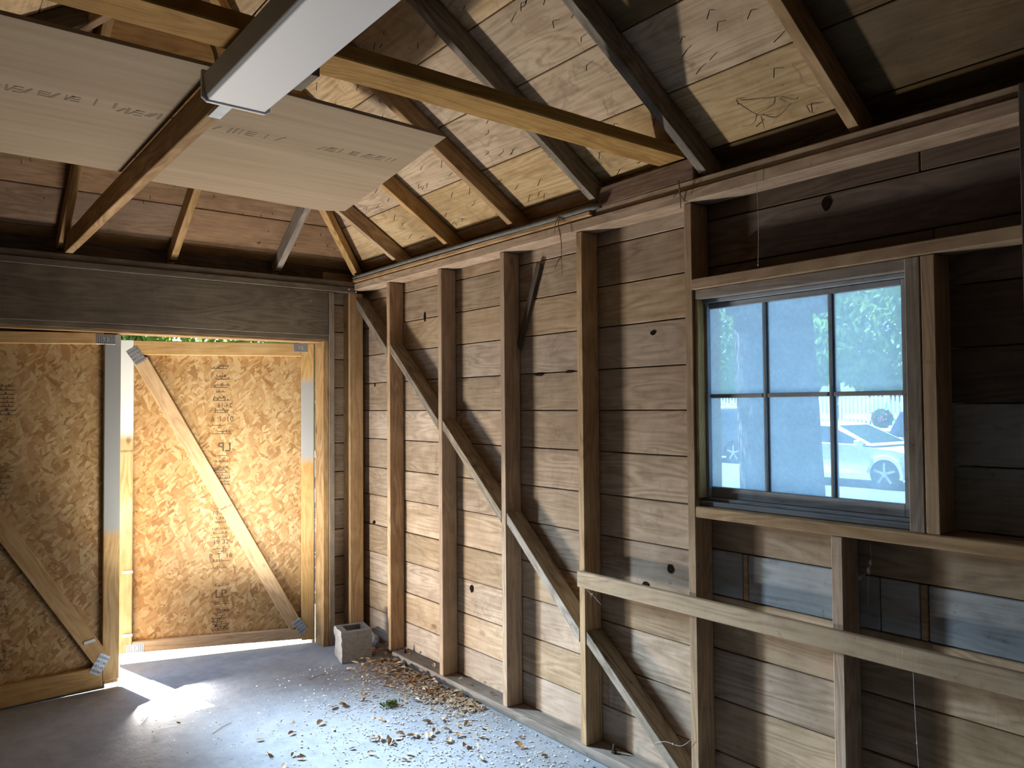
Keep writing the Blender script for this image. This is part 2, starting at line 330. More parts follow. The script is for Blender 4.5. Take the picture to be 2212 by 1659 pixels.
box('stud', (-.105, -3.022, .045), (-.003, -2.983, 2.397), W_stud, wr, .003)
box('stud', (-.105, -3.631, .045), (-.003, -3.590, 1.147), W_stud, wr, .003)
for y in (-4.21, -4.8, -5.4, -6.0): box('stud', (-.105, y-.02, .045), (-.003, y+.02, 2.397), W_dark if y > -4.5 else W_stud, wr, .003)
box('stud', (-.105, -3.900, 1.193), (-.003, -3.853, 2.045), W_grey, wr, .003)
box('stud', (-.105, -3.945, 1.193), (-.003, -3.902, 2.045), W_stud, wr, .003)
# corner post
box('corner_post', (-.150, -.105, .0), (-.050, -.003, 2.38), W_stud, wr, .003)
# plates
box('bottom_plate', (-.108, YB, .001), (-.003, -.60, .045), W_grey, wr, .004)
box('top_plate', (-.118, YB, 2.399), (-.003, -.10, 2.447), W_stud, wr, .004)
box('top_plate', (-.105, YB, 2.449), (-.003, -.003, 2.488), W_board, wr, .004)
box('edge_strip', (-.135, -2.47, 2.452), (-.106, -.12, 2.470), W_raft, wr, .002)
box('frieze_board', (.001, YB, 2.40), (.022, .0, 2.70), W_dark, wr, 0)
lumber('rough_block', (-.085, -2.49, 2.532), (-.085, -3.035, 2.532), .088, .04, (-1, 0, 0), W_rough, wr, .004, .006, 6)
# let-in brace blocks, running down from the top far corner
for (y0, z0, y1, z1) in ((-.08, 2.365, -.536, 1.972), (-.583, 1.993, -1.148, 1.512), (-1.195, 1.512, -1.752, 1.038), (-1.799, 1.040, -2.342, .560), (-2.389, .560, -2.98, .085)):
    d = Vector((0, y1-y0, z1-z0)).normalized(); nrm = Vector((0, -d.z, d.y))
    if nrm.z > 0: nrm = -nrm
    o_ = nrm*.0; t = .042
    P = lambda yy, zz: Vector((-.104, yy, zz))
    # vertical end cuts against the studs
    vt = t/abs(d.y)
    prism('brace', [P(y0, z0+.004), P(y1, z1+.004), P(y1, z1-vt), P(y0, z0-vt)], (.098, 0, 0), (0, y1-y0, z1-z0), W_char, wr, .002)
lumber('lath', (-.012, -1.972, 2.32), (-.012, -1.798, 1.90), .034, .018, (1, 0, 0), W_dark, wr, .002)
# anchor bolts
for y in (-.674, -2.51):
    bt = tube('anchor_bolt', [(-.057, y, .045), (-.057, y, .085)], .006, NAIL, wr, 8); 
    nut = tube('nut', [(-.057, y, .046), (-.057, y, .058)], .013, NAIL, wr, 6, smooth=False)
# window framing members
box('window_header', (-.115, -4.19, 2.046), (-.03, -3.024, 2.088), W_stud, wr, .003)
box('rough_sill', (-.108, -4.19, 1.149), (-.003, -3.024, 1.192), W_stud, wr, .004)
# nailed rail
rail = lumber('wall_rail', (-.1185, -2.356, .800), (-.1185, -5.9, .812), .072, .024, (-1, 0, 0), W_tan, None, .003, .004, 14)
meta(rail, 'tan horizontal board nailed across the studs below the window', 'rail')
# knots and knot holes in the wall boards
for (y, z, a_, b_) in ((-.84, 2.155, .012, .034), (-1.948, 1.752, .040, .007), (-2.18, 1.757, .035, .005), (-2.799, .899, .017, .019), (-2.659, .806, .020, .014), (-.182, 1.745, .007, .012), (-.163, .800, .016, .012), (-3.537, 2.300, .016, .026), (-1.33, .555, .016, .022), (-2.72, 1.905, .016, .010), (-3.92, 1.50, .010, .005)):
    bm = bmesh.new(); vs = [bm.verts.new((0, a_*math.cos(q*PI/6)*R_.uniform(.8, 1.1), b_*math.sin(q*PI/6)*R_.uniform(.8, 1.1))) for q in range(12)]; bm.faces.new(vs[::-1])
    g = bmesh.ops.extrude_face_region(bm, geom=list(bm.faces)); [setattr(v, 'co', v.co+Vector((.003, 0, 0))) for v in g['geom'] if isinstance(v, bmesh.types.BMVert)]
    bmesh.ops.recalc_face_normals(bm, faces=bm.faces); o = link('knot', tomesh('knot', bm), HOLE, wr); place(o, Matrix.Translation((-.0028, y, z)))
# --- window_1
win = empty('window_1', (-.02, -3.43, 1.193)); meta(win, 'small six-pane wooden window with dusty glass', kind='structure')
WY0, WY1, WZ0, WZ1 = -3.024, -3.853, 1.193, 2.046
box('head_trim', (-.098, WY1, 2.008), (.03, WY0, 2.045), W_grey, win, .002)
box('head_stop', (-.060, WY1+.0, 1.994), (.04, WY0-.012, 2.007), W_sash, win, .001)
box('side_jamb', (-.096, WY0-.014, WZ0+.032), (.045, WY0, 2.007), W_raft, win, .001)
box('side_jamb', (-.060, WY1, WZ0+.032), (.045, WY1+.014, 2.007), W_grey, win, .001)
box('window_stool', (-.075, WY1, WZ0+.001), (.05, WY0, WZ0+.018), W_sash, win, .002)
box('window_stool', (-.050, WY1+.014, WZ0+.019), (.05, WY0-.014, WZ0+.031), W_sash, win, .002)
for y in (WY0-.020, ): box('parting_stop', (-.052, y-.006, WZ0+.032), (-.034, y+.006, 1.992), W_sash, win, .001)
# fixed sash
SX0, SX1 = -.036, -.006; zb, zt = 1.226, 1.992
sash = [('sash_stile', (SX0, -3.036-.0, zb), (SX1, -3.016-.022, zt))]
box('sash_stile', (SX0, -3.040, zb), (SX1, -3.038+.010, zt), W_sash, win, .001)
box('sash_stile', (SX0, -3.839, zb), (SX1, -3.808, zt), W_sash, win, .001)
box('sash_rail', (SX0, -3.807, zb), (SX1, -3.041, 1.266), W_sash, win, .001)
box('sash_rail', (SX0, -3.807, 1.973), (SX1, -3.041, zt), W_sash, win, .001)
for y in (-3.2965, -3.560):
    box('muntin', (SX0, y-.0045, 1.267), (SX1, y+.0045, 1.972), W_sash, win, .001)
    box('muntin', (SX0+.012, y-.0115, 1.267), (SX1-.004, y+.0115, 1.972), W_sash, win, .001)
for (a, b) in ((-3.286, -3.041), (-3.548, -3.309), (-3.807, -3.572)):
    box('muntin', (SX0, a, 1.617), (SX1, b, 1.632), W_sash, win, .001)
def glassmat():
    n = N('dusty_pane'); tc = n.new('ShaderNodeTexCoord'); p = tc.outputs['Object']
    a = n.noise(p, 5, 5, .65, .8); b = n.noise(n.scale(p, (60, 60, 6)), 1, 4, .6); sp = n.noise(p, 140, 3, .6)
    f = n.math('ADD', n.math('MULTIPLY', a.outputs[0], .6), n.math('MULTIPLY', b.outputs[0], .4)); fac = n.fr(f, .3, .7, .34, .54)
    fac = n.math('ADD', fac, n.fr(sp.outputs[0], .66, .75, 0, .25), clamp=True)
    tr = n.new('ShaderNodeBsdfTransparent'); tr.inputs[0].default_value = (.66, .82, .98, 1)
    tl = n.new('ShaderNodeBsdfTranslucent'); tl.inputs[0].default_value = (.52, .74, 1.0, 1)
    gl = n.new('ShaderNodeBsdfGlossy'); gl.inputs['Roughness'].default_value = .15; gl.inputs[0].default_value = (.6, .6, .6, 1)
    m1 = n.new('ShaderNodeMixShader'); n.lk(fac, m1.inputs[0]); n.lk(tr.outputs[0], m1.inputs[1]); n.lk(tl.outputs[0], m1.inputs[2])
    m2 = n.new('ShaderNodeMixShader'); m2.inputs[0].default_value = .04; n.lk(m1.outputs[0], m2.inputs[1]); n.lk(gl.outputs[0], m2.inputs[2]); n.lk(m2.outputs[0], n.out.inputs[0]); return n.m
GLASS = glassmat()
for (a, b) in ((-3.286, -3.040), (-3.549, -3.308), (-3.808, -3.571)):
    for (c, d) in ((1.266, 1.618), (1.631, 1.973)): box('pane', (-.020, a, c), (-.017, b, d), GLASS, win, 0)
# --- wall_front (door wall)
wf = box('wall_front', (XL, .022, 2.06), (.06, .04, 2.6), W_grey, None, 0); meta(wf, 'front wall with the double garage door opening and wide header board', kind='structure')
box('siding_panel', (-.305, .022, -.05), (.06, .04, 2.06), W_grey, wf, 0)
for i in range(len(ROWS)-1):
    g = .003; lumber('board', (-.302, .0105, (ROWS[i]+ROWS[i+1])/2-.03), (-.0, .0105, (ROWS[i]+ROWS[i+1])/2-.03), ROWS[i+1]-ROWS[i]-.006, .022, (0, -1, 0), W_board, wf, .003)
box('stud', (-.303, -.105, 0), (-.263, -.002, 2.376), W_grey, wf, .003)
box('jamb_board', (-.343, -.100, 0), (-.305, .035, 2.045), W_raft, wf, .002)
lumber('header_board', (-.306, -.0925, 2.2275), (XL, -.0925, 2.2275), .303, .025, (0, -1, 0), W_header, wf, .003, .004, 10)
box('header_beam', (XL, -.079, 2.078), (-.306, .020, 2.376), W_dark, wf, 0)
box('head_trim', (XL, -.100, 2.046), (-.306, -.045, 2.076), W_header, wf, .002)
box('head_trim', (XL, -.092, 2.031), (-.344, .040, 2.045), W_raft, wf, .002)
box('top_plate', (XL, -.112, 2.379), (-.112, -.003, 2.418), W_header, wf, .003)
box('top_plate', (XL, -.105, 2.420), (-.106, -.003, 2.457), W_header, wf, .003)
box('frieze_board', (XL, .001, 2.40), (0, .02, 2.70), W_dark, wf, 0)
box('jamb_board', (-2.90, -.100, 0), (-2.862, .035, 2.045), W_raft, wf, .002)
box('door_stop', (-.352, .037, 0), (-.3435, .10, 2.03), W_grey, wf, .001)
box('head_stop', (-2.86, .002, 1.985), (-1.585, .034, 2.030), W_grey, wf, .001)
box('siding_panel', (XL, .0, -.05), (-2.90, .02, 2.06), W_grey, wf, 0)
# --- left and back walls (outside the frame, plain board walls)
wl = box('wall_left', (XL-.03, YB, -.05), (XL-.01, .04, 2.55), W_dark, None, 0); meta(wl, 'left-hand board wall outside the picture', kind='structure')
wb = box('wall_back', (XL, YB-.03, -.05), (.06, YB-.01, 2.55), W_dark, None, 0); meta(wb, 'rear board wall behind the camera', kind='structure')
# ================================================================== ROOF
SL = .65; ZD = 2.56; ZU = 2.45; XM = -1.6; OV = .55
roof = empty('ceiling', (XM, -1.6, 3.6)); meta(roof, 'open underside of the hipped roof with plank deck and rafters', kind='structure')
nd = Vector((.65, 0, 1)).normalized(); 
def zd(d): return ZD+SL*d
D = [-OV, -.18, .06]+[.31+.25*k for k in range(6)]; D[-1] = min(D[-1], 1.6); D = [d for d in D if d < 1.6]+[1.6]
def deckrow(kind, d0, d1, s0, s1, clip0, clip1):
    """kind R: right slope (boards along Y), L: left, F: front (boards along X), B: back. s: position along the board, clipN: mitre at hips"""
    g = .002; a, b = d0+g, d1-g
    def pt(d, s):
        if kind == 'R': return Vector((-d, s, zd(d)))
        if kind == 'L': return Vector((XL+d, s, zd(d)))
        if kind == 'F': return Vector((s, -d, zd(d)))
        return Vector((s, YB+d, zd(d)))
    e = {'R': Vector((SL, 0, 1)), 'L': Vector((-SL, 0, 1)), 'F': Vector((0, SL, 1)), 'B': Vector((0, -SL, 1))}[kind].normalized()*.02
    pts = [pt(a, s0(a)), pt(b, s0(b)), pt(b, s1(b)), pt(a, s1(a))]
    jit = e*R_.uniform(-.06, .06); pts = [p+jit for p in pts]
    x = (0, 1, 0) if kind in 'RL' else (1, 0, 0)
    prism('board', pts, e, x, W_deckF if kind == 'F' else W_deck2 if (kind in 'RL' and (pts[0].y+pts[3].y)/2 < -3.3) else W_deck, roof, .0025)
for r in range(len(D)-1):
    d0, d1 = D[r], D[r+1]
    for kind in 'RL':
        c = [-3.05, -3.67, -3.05, -3.05, -3.67][(r*2+(kind == 'L')) % 5]
        deckrow(kind, d0, d1, lambda d: -d, lambda d, c=c: c+.001, 1, 0); deckrow(kind, d0, d1, lambda d, c=c: c-.001, lambda d: YB+d, 0, 1)
    if r % 2: deckrow('F', d0, d1, lambda d: -d, lambda d: XL+d, 1, 1)
    else: deckrow('F', d0, d1, lambda d: -d, lambda d: -1.28+.001, 1, 0) if d1 < 1.25 else deckrow('F', d0, d1, lambda d: -d, lambda d: XL+d, 1, 1); 
    if not r % 2 and d1 < 1.25: deckrow('F', d0, d1, lambda d: -1.282, lambda d: XL+d, 0, 1)
    deckrow('B', d0, d1, lambda d: -d, lambda d: XL+d, 1, 1)
# shingle layer above the deck keeps the sky out
def hipmesh(off, name, mat):
    bm = bmesh.new(); o = OV
    A = [bm.verts.new(v) for v in ((o, o, zd(-o)+off), (XL-o, o, zd(-o)+off), (XL-o, YB-o, zd(-o)+off), (o, YB-o, zd(-o)+off), (XM, -1.6, zd(1.6)+off), (XM, YB+1.6, zd(1.6)+off))]
    B = [bm.verts.new(v.co+Vector((0, 0, .012))) for v in A]
    for q in ((0, 1, 4), (1, 2, 5, 4), (2, 3, 5), (3, 0, 4, 5)):
        bm.faces.new([A[i] for i in q][::-1]); bm.faces.new([B[i] for i in q])
    for k in range(4): bm.faces.new((A[k], A[(k+1) % 4], B[(k+1) % 4], B[k]))
    for v in bm.verts: v.co -= Vector((XM, -1.6, 3.6))
    bmesh.ops.recalc_face_normals(bm, faces=bm.faces)
    return link(name, tomesh(name, bm), mat, roof)
hipmesh(.032, 'shingle_layer', flatmat('asphalt_shingle', (.10, .10, .10), .9, vary=.3))
def rafter(kind, s, dmax, mat, w=.04):
    prof = [(dmax, ZU+SL*dmax), (.062, 2.490), (.0, 2.490), (.0, ZU-.01), (-.28, ZU-SL*.28), (-.28, ZD-SL*.28-.004), (dmax, ZD+SL*dmax-.004)]
    if kind == 'R': pts = [(-d, s-w/2, z) for d, z in prof]; ex = (0, w, 0); x = (-1, 0, SL)
    elif kind == 'L': pts = [(XL+d, s-w/2, z) for d, z in prof]; ex = (0, w, 0); x = (1, 0, SL)
    elif kind == 'F': pts = [(s-w/2, -d, z) for d, z in prof]; ex = (w, 0, 0); x = (0, -1, SL)
    else: pts = [(s-w/2, YB+d, z) for d, z in prof]; ex = (w, 0, 0); x = (0, 1, SL)
    return prism('rafter', pts, ex, x, mat, roof, .002)
lumber('hanging_board', (-.141, -4.222, 1.3), (-.141, -4.222, 2.47), .045, .04, (1, 0, 0), W_dark, wr, .003)
ys = [-.66, -1.26, -1.865, -2.47, -3.07, -3.69, -4.29, -4.88, -5.5]
rm = {0: W_grey, 1: W_raft, 2: W_raft, 3: W_grey, 4: W_char, 5: W_raft}; rm[0] = W_stud; rm[3] = W_char
for i, y in enumerate(ys):
    dm = min(-y, 1.58, y-YB)-.02
    rafter('R', y, dm, rm.get(i, W_dark)); rafter('L', y, dm, W_dark if i % 2 else W_stud)
for x, m in ((-.64, W_grey), (-1.29, W_raft), (-1.88, W_raft), (-2.5, W_raft)):
    dm = min(-x, x-XL, 1.58)-.02; rafter('F', x, dm, m); rafter('B', x, dm, W_stud)
for (sx, sy) in ((-1, -1), (1, -1), (-1, 1), (1, 1)):
    cx, cy = (0 if sx < 0 else XL), (0 if sy < 0 else YB); per = Vector((sy, -sx, 0)).normalized()*.02
    prof = [(1.57, ZU+SL*1.57-.01), (.09, 2.490), (.03, 2.490), (.03, ZD-.03), (1.57, ZD+SL*1.57-.035)]
    prism('hip_rafter', [Vector((cx+sx*t, cy+sy*t, z))-per for t, z in prof], per*2, (sx, sy, SL), W_raft, roof, .002)
box('ridge_board', (XM-.012, YB+1.6, 3.40), (XM+.012, -1.6, 3.57), W_dark, roof, .002)
# ceiling joist (front-back) and flat tie beam crossing it
lumber('ceiling_joist', (-1.850, -.030, 2.513), (-1.850, -5.9, 2.513), .104, .040, (1, 0, 0), W_raft, roof, .003, .004, 12)
lumber('tie_beam', (-.10, -2.925, 2.605), (-3.1, -2.925, 2.605), .145, .045, (0, 0, 1), W_tie, roof, .004, .006, 12)
box('tie_beam', (-3.1, -4.95, 2.565), (-.1, -4.81, 2.61), W_tie, roof, .004)
box('cleat', (-1.829, -2.66, 2.523), (-1.790, -1.47, 2.556), W_raft, roof, .002)
box('hanger_block', (-1.700, -2.99, 2.515), (-1.662, -2.86, 2.580), W_grey, roof, .002)
box('white_painted_scrap', (-1.868, -2.93, 2.455), (-1.832, -2.66, 2.4605), PAINTW, roof, .001)
# roofing nails poking through the deck
nails = []
for yc in (-.96, -1.57, -2.17, -2.77, -3.38):
    for k in range(30):
        d = R_.choice([.12, .19, .26, .36, .44, .50, .62, .70, .78, .88, .96, 1.1, 1.2, 1.3])+R_.uniform(-.02, .02); y = yc+R_.uniform(-.22, .22)
        if d > -y-.1: continue
        L = R_.uniform(.010, .019); nails.append(((-d-L*.4, y, zd(d)-L*.8), (.0011, .0011, L), (R_.uniform(-.5, .5), .45+R_.uniform(-.5, .5), 0)))
for xc in (-.95, -1.58, -2.2, -.35):
    for k in range(16):
        d = R_.uniform(.12, 1.1); x = xc+R_.uniform(-.22, .22)
        if d > -x-.1: continue
        L = R_.uniform(.006, .012); nails.append(((x, -d-L*.4, zd(d)-L*.8), (.0011, .0011, L), (-.45+R_.uniform(-.4, .4), R_.uniform(-.4, .4), 0)))
nl = joined('nail_points', nails, NAIL, roof); nl['kind'] = 'stuff'
# ================================================================== DOORS
def text_part(s, size, mat, parent, M4, mirror=False, name='printed_text', extr=.0004):
    cu = bpy.data.curves.new(name, 'FONT'); cu.body = s; cu.size = size; cu.extrude = extr; cu.resolution_u = 2; cu.align_x = 'CENTER'; cu.align_y = 'CENTER'
    t = bpy.data.objects.new(name+'_tmp', cu); COL.objects.link(t)
    dg = bpy.context.evaluated_depsgraph_get(); me = bpy.data.meshes.new_from_object(t.evaluated_get(dg)); bpy.data.objects.remove(t); bpy.data.curves.remove(cu)
    me.materials.clear()
    if mirror: me.transform(Matrix.Diagonal((-1, 1, 1, 1)))
    o = link(name, me, mat, parent); place(o, M4); o['kind'] = 'stuff'; return o
def plate(parent, M4, w=.075, h=.10, nm='mending_plate'):
    """toothed metal truss plate, with rows of punched slots as a sub-part"""
    bm = bmesh.new(); bmesh.ops.create_cube(bm, size=1, matrix=Matrix.Diagonal((w, h, .002, 1))); bevel(bm, .0006)
    o = link(nm, tomesh(nm, bm), GALV, parent); place(o, M4)
    bm = bmesh.new()
    for i in range(4):
        for j in range(9):
            if (i in (1, 2)) and 2 <= j <= 6 and (j % 2): continue
            bmesh.ops.create_cube(bm, size=1, matrix=Matrix.Translation(((j-4)*w/9.8, (i-1.5)*h/4.4, .0012)) @ Matrix.Diagonal((.0026, .013, .0008, 1)))
    s = link('punched_slots', tomesh('punched_slots', bm), DARKM, o); s['kind'] = 'stuff'; return o
def door(name, O, du, Wd, Ht, label, xf):
    """door leaf. O: bottom hinge corner on the inner frame face, du: unit vector from hinge to free edge, inner normal ni"""
    ni = Vector((0, 0, 1)).cross(du) if xf > 0 else du.cross(Vector((0, 0, 1)))
    root = empty(name, O); meta(root, label, kind='structure')
    P = lambda u, v, d=0: Vector(O)+du*u+Vector((0, 0, v))+ni*d
    t = .038
    prism('panel', [P(0, .022, -t-.012), P(Wd, .060, -t-.012), P(Wd, Ht, -t-.012), P(0, Ht, -t-.012)], ni*.011, (0, 0, 1), OSB, root)
    return root, P, ni, t
def board_on(P, ni, t, root, name, a, b, wdt, mat):
    pa, pb = P(*a, -t/2), P(*b, -t/2); return lumber(name, pa, pb, wdt, t-.001, ni, mat, root, .003)
# right leaf, swung outwards
th = math.radians(17); du2 = Vector((-math.cos(th), math.sin(th), 0))
d2, P2, n2, t2 = door('door_2', (-.354, .03, .0), du2, 1.205, 2.03, 'right garage door leaf swung open, strand board with pine frame and diagonal', 1)
if n2.y > 0: raise Exception('normal')
W_stileL = sprayed('pine_stile_white_top', .38, 9, paint=(.80, .86, .88)); W_stileR = sprayed('pine_stile_grey_patch', .21, .75, paint=(.42, .43, .43))
W_stileD1 = sprayed('pine_stile_grey_upper', -.15, 9, paint=(.36, .37, .36)); W_bot = sprayed('pine_rail', 9, 10)
board_on(P2, n2, t2, d2, 'stile', (1.158, .065), (1.158, 2.03), .088, W_stileL)
board_on(P2, n2, t2, d2, 'stile', (.040, .025), (.040, 2.03), .082, W_stileR)
board_on(P2, n2, t2, d2, 'top_rail', (1.113, 1.982), (.082, 1.987), .090, W_new)
board_on(P2, n2, t2, d2, 'bottom_rail', (1.113, .097), (.082, .072), .068, W_new)
dgl = lumber('diagonal_brace', P2(1.075, 1.905, -t2/2+.001), P2(.115, .120, -t2/2+.001), .088, t2-.001, n2, W_new, d2, .003)
def on2(u, v, ang=0, d=.0008):
    x = du2*-1; z = n2; m = frame(P2(u, v, d), x, z); return m @ Matrix.Rotation(ang, 4, 'Z')
dirang = math.atan2(1.785, -.96)
plate(d2, on2(1.097, 1.930, .60, .0012), .072, .105); plate(d2, on2(.086, 2.000, 0, .0012), .095, .058); plate(d2, on2(1.095, .092, 0, .0012), .10, .052); plate(d2, on2(.090, .122, .55, .0012), .062, .100)
for v in (.570, .177):
    c = P2(1.140, v, .003); o = lumber('strap_bracket', c-du2*.03, c+du2*.03, .016, .005, n2, WHITE, d2, .001); 
    lumber('strap_loop', c-du2*.012+n2*.009, c+du2*.006+n2*.009, .016, .012, n2, WHITE, o, .001)
# printing on the strand board (inside face) - sideways rows of stamped marks
zi = -t2-.0005
def on2p(u, v, ang=0): return on2(u, v, ang, -t2-.0004)
text_part('LP', .075, INK, d2, on2p(.592, .375)); 
text_part('LP', .085, INK, d2, on2p(.570, 1.335), True)
text_part('19 32', .045, INK, d2, on2p(.592, .715)); text_part('EXPOSURE 1', .020, INK, d2, on2p(.592, .80)); text_part('24-16', .040, INK, d2, on2p(.57, 1.61), True)
text_part('10-65', .040, INK, d2, on2p(.60, .905)); text_part('P  T  16', .045, INK, d2, on2p(.592, .625)); text_part('01  I  6', .050, INK, d2, on2p(.585, 1.52), True)
rows = []
def barrow(u0, u1, v): rows.append((u0, u1, v))
m = []
for v in (1.87, 1.855, 1.80, 1.785, 1.745, 1.73, 1.70, 1.66, 1.645, 1.58, 1.565, 1.48, 1.44, 1.425, 1.28, 1.24, 1.20, 1.185, 1.17, 1.15, 1.13, 1.11, 1.09, .935, .865, .84, .77, .745, .67, .655, .59, .545, .43, .325, .31, .27, .26, .25, .235, .22, .21, .195, .18, .165, .15, .14):
    a = R_.uniform(.53, .57); b = R_.uniform(.61, .655); m.append((a, b, v))
bm = bmesh.new()
for a, b, v in m:
    c = on2p((a+b)/2, v); bmesh.ops.create_cube(bm, size=1, matrix=Matrix.Translation(-Vector(d2.location)) @ c @ Matrix.Diagonal((b-a, .0028, .0008, 1)))
    for k in range(R_.randint(2, 8)):
        bmesh.ops.create_cube(bm, size=1, matrix=Matrix.Translation(-Vector(d2.location)) @ on2p(R_.uniform(a, b), v+.008) @ Matrix.Diagonal((R_.uniform(.002, .006), .009, .0008, 1)))
link('printed_marks', tomesh('printed_marks', bm), INK, d2)['kind'] = 'stuff'
text_part('S-DRY HT', .016, INK, d2, on2(1.148, 1.326, 0, .0006)); text_part('S-DRY HT', .018, INK, d2, on2(.560, .945, .35, .0012))
# hinge pipe seen in the slit beside the hinge stile
# left leaf, closed
du1 = Vector((1, 0, 0))
O1 = (-2.855, -.050, 0); root1 = empty('door_1', O1); meta(root1, 'left garage door leaf, closed, dim strand board with grey-sprayed stile', kind='structure')
n1 = Vector((0, -1, 0)); P1 = lambda u, v, d=0: Vector(O1)+du1*u+Vector((0, 0, v))+n1*d
prism('panel', [P1(0, .02, -.050), P1(1.283, .02, -.050), P1(1.283, 2.015, -.050), P1(0, 2.015, -.050)], n1*.011, (0, 0, 1), OSB, root1)
board_on(P1, n1, .038, root1, 'stile', (1.239, .050), (1.239, 2.025), .086, W_stileD1)
board_on(P1, n1, .038, root1, 'stile', (.045, .010), (.045, 2.0), .086, W_new)
board_on(P1, n1, .038, root1, 'top_rail', (.09, 1.965), (1.195, 1.998), .064, W_new)
board_on(P1, n1, .038, root1, 'bottom_rail', (.09, .060), (1.195, .078), .115, W_new)
lumber('diagonal_brace', P1(.12, 1.93, -.018), P1(1.205, .150, -.018), .090, .037, n1, W_new, root1, .003)
lumber('drip_strip', P1(.05, .006, -.03), P1(1.21, .020, -.03), .03, .03, n1, W_grey, root1, .002)
def on1(u, v, ang=0, d=.0012): return frame(P1(u, v, d), du1, n1) @ Matrix.Rotation(ang, 4, 'Z')
plate(root1, on1(1.182, .148, -.55), .06, .115); plate(root1, on1(1.203, 1.993, 0), .10, .056)
o = lumber('strap_bracket', P1(1.10, .283, .004), P1(1.158, .293, .004), .016, .006, n1, WHITE, root1, .001)
text_part('LP', .075, INK, root1, on1(.67, 1.45, PI/2, -.0385)); text_part('LP', .075, INK, root1, on1(.67, .78, PI/2, -.0385))
bm = bmesh.new()
for v in [1.72-.022*k for k in range(8)]+[1.26-.03*k for k in range(6)]+[.9-.03*k for k in range(3)]+[.62-.04*k for k in range(5)]+[.3-.05*k for k in range(3)]:
    b = R_.uniform(.0, .035); c = frame(P1(.69+b/2, v, -.0385), du1, n1)
    bmesh.ops.create_cube(bm, size=1, matrix=Matrix.Translation(-Vector(O1)) @ c @ Matrix.Diagonal((.10+b, .0028, .0008, 1)))
    for k in range(5): bmesh.ops.create_cube(bm, size=1, matrix=Matrix.Translation(-Vector(O1)) @ frame(P1(.66+R_.random()*.08, v+.008, -.0385), du1, n1) @ Matrix.Diagonal((.004, .010, .0008, 1)))
link('printed_marks', tomesh('printed_marks', bm), INK, root1)['kind'] = 'stuff'

# ================================================================== THINGS INSIDE
# plywood sheets lying on the joist
def sheet(name, corners, label, zt):
    o = prism(name, corners, (0, 0, .012), (1, 0, 0), PLY, None, .001); meta(o, label, 'plywood', 'plywood sheets laid over the ceiling joist'); return o
pl1 = sheet('plywood_sheet', [(-3.08, -2.74, 2.566), (-1.872, -2.755, 2.566), (-1.872, -1.52, 2.566), (-3.08, -1.53, 2.566)], 'left plywood sheet with a row of printed marks, left of the ceiling joist', 0)
pl2 = sheet('plywood_sheet', [(-1.800, -2.70, 2.566), (-1.03, -2.665, 2.566), (-.848, -1.47, 2.566), (-.945, -1.41, 2.566), (-1.790, -1.45, 2.566)], 'right plywood sheet below the rafters, right of the ceiling joist', 0)
def marks(sheet_o, x0, x1, y, yj):
    bm = bmesh.new(); base = world_mat(sheet_o).inverted(); x = x0
    while x < x1:
        g = R_.choice([1, 1, 2, 3, 4]); wd = R_.choice([.006, .009, .014]); hh = R_.choice([.05, .06, .045])
        if g < 4:
            c = Matrix.Translation((x, y+yj*(x-x0)+R_.uniform(-.002, .002), 2.5655)) @ Matrix.Rotation(R_.choice([0, 0, .35]), 4, 'Z'); bmesh.ops.create_cube(bm, size=1, matrix=base @ c @ Matrix.Diagonal((wd*.6, hh, .0006, 1)))
            if g == 2:
                for q in (-.4, .0, .4): bmesh.ops.create_cube(bm, size=1, matrix=base @ Matrix.Translation((x+.016, y+yj*(x-x0)+hh*q, 2.5655)) @ Matrix.Diagonal((.026, .006, .0006, 1)))
                x += .028
        x += wd+R_.choice([.004, .007, .016])
    link('printed_marks', tomesh('printed_marks', bm), INKF, sheet_o)['kind'] = 'stuff'
marks(pl1, -2.36, -2.02, -2.24, -.12); marks(pl1, -2.02, -1.90, -2.25, -.12)
marks(pl2, -1.72, -1.50, -2.27, -.10); marks(pl2, -1.34, -1.05, -2.29, -.10)
# ceiling light: wrap-around fixture under the joist
fx = empty('ceiling_light', (-1.900, -3.60, 2.456)); meta(fx, 'long white wrap-around fluorescent fixture hanging under the joist, unlit', 'ceiling light')
box('housing', (-1.965, -4.205, 2.425), (-1.835, -3.005, 2.455), WHITE, fx, .002)
prism('diffuser', [(-1.985, -3.012, 2.432), (-1.979, -3.012, 2.378), (-1.972, -3.012, 2.370), (-1.828, -3.012, 2.370), (-1.821, -3.012, 2.378), (-1.815, -3.012, 2.432)], (0, -1.186, 0), (1, 0, 0), DIFF, fx, .0015)
for y in (-3.000, -4.200): prism('end_cap', [(-1.988, y, 2.445), (-1.988, y, 2.376), (-1.975, y, 2.366), (-1.825, y, 2.366), (-1.812, y, 2.376), (-1.812, y, 2.445)], (0, -.011, 0), (1, 0, 0), WHITE, fx, .001)
def smooth_pts(P, n=8):
    P = [Vector(p) for p in P]; Q = [P[0]*2-P[1]]+P+[P[-1]*2-P[-2]]; out = []
    for i in range(1, len(Q)-2):
        for k in range(n):
            t = k/n; a, b, c, d = Q[i-1], Q[i], Q[i+1], Q[i+2]
            out.append(.5*((2*b)+(c-a)*t+(2*a-5*b+4*c-d)*t*t+(3*b-a-3*c+d)*t**3))
    out.append(P[-1]); return out
cb = tube('electric_cable', smooth_pts([(-2.03, -2.845, 2.640), (-1.975, -2.80, 2.655), (-1.925, -2.785, 2.650), (-1.882, -2.775, 2.600), (-1.877, -2.775, 2.50)]), .0058, CABLE); meta(cb, 'thin tan cable arching down to the ceiling light', 'cable')
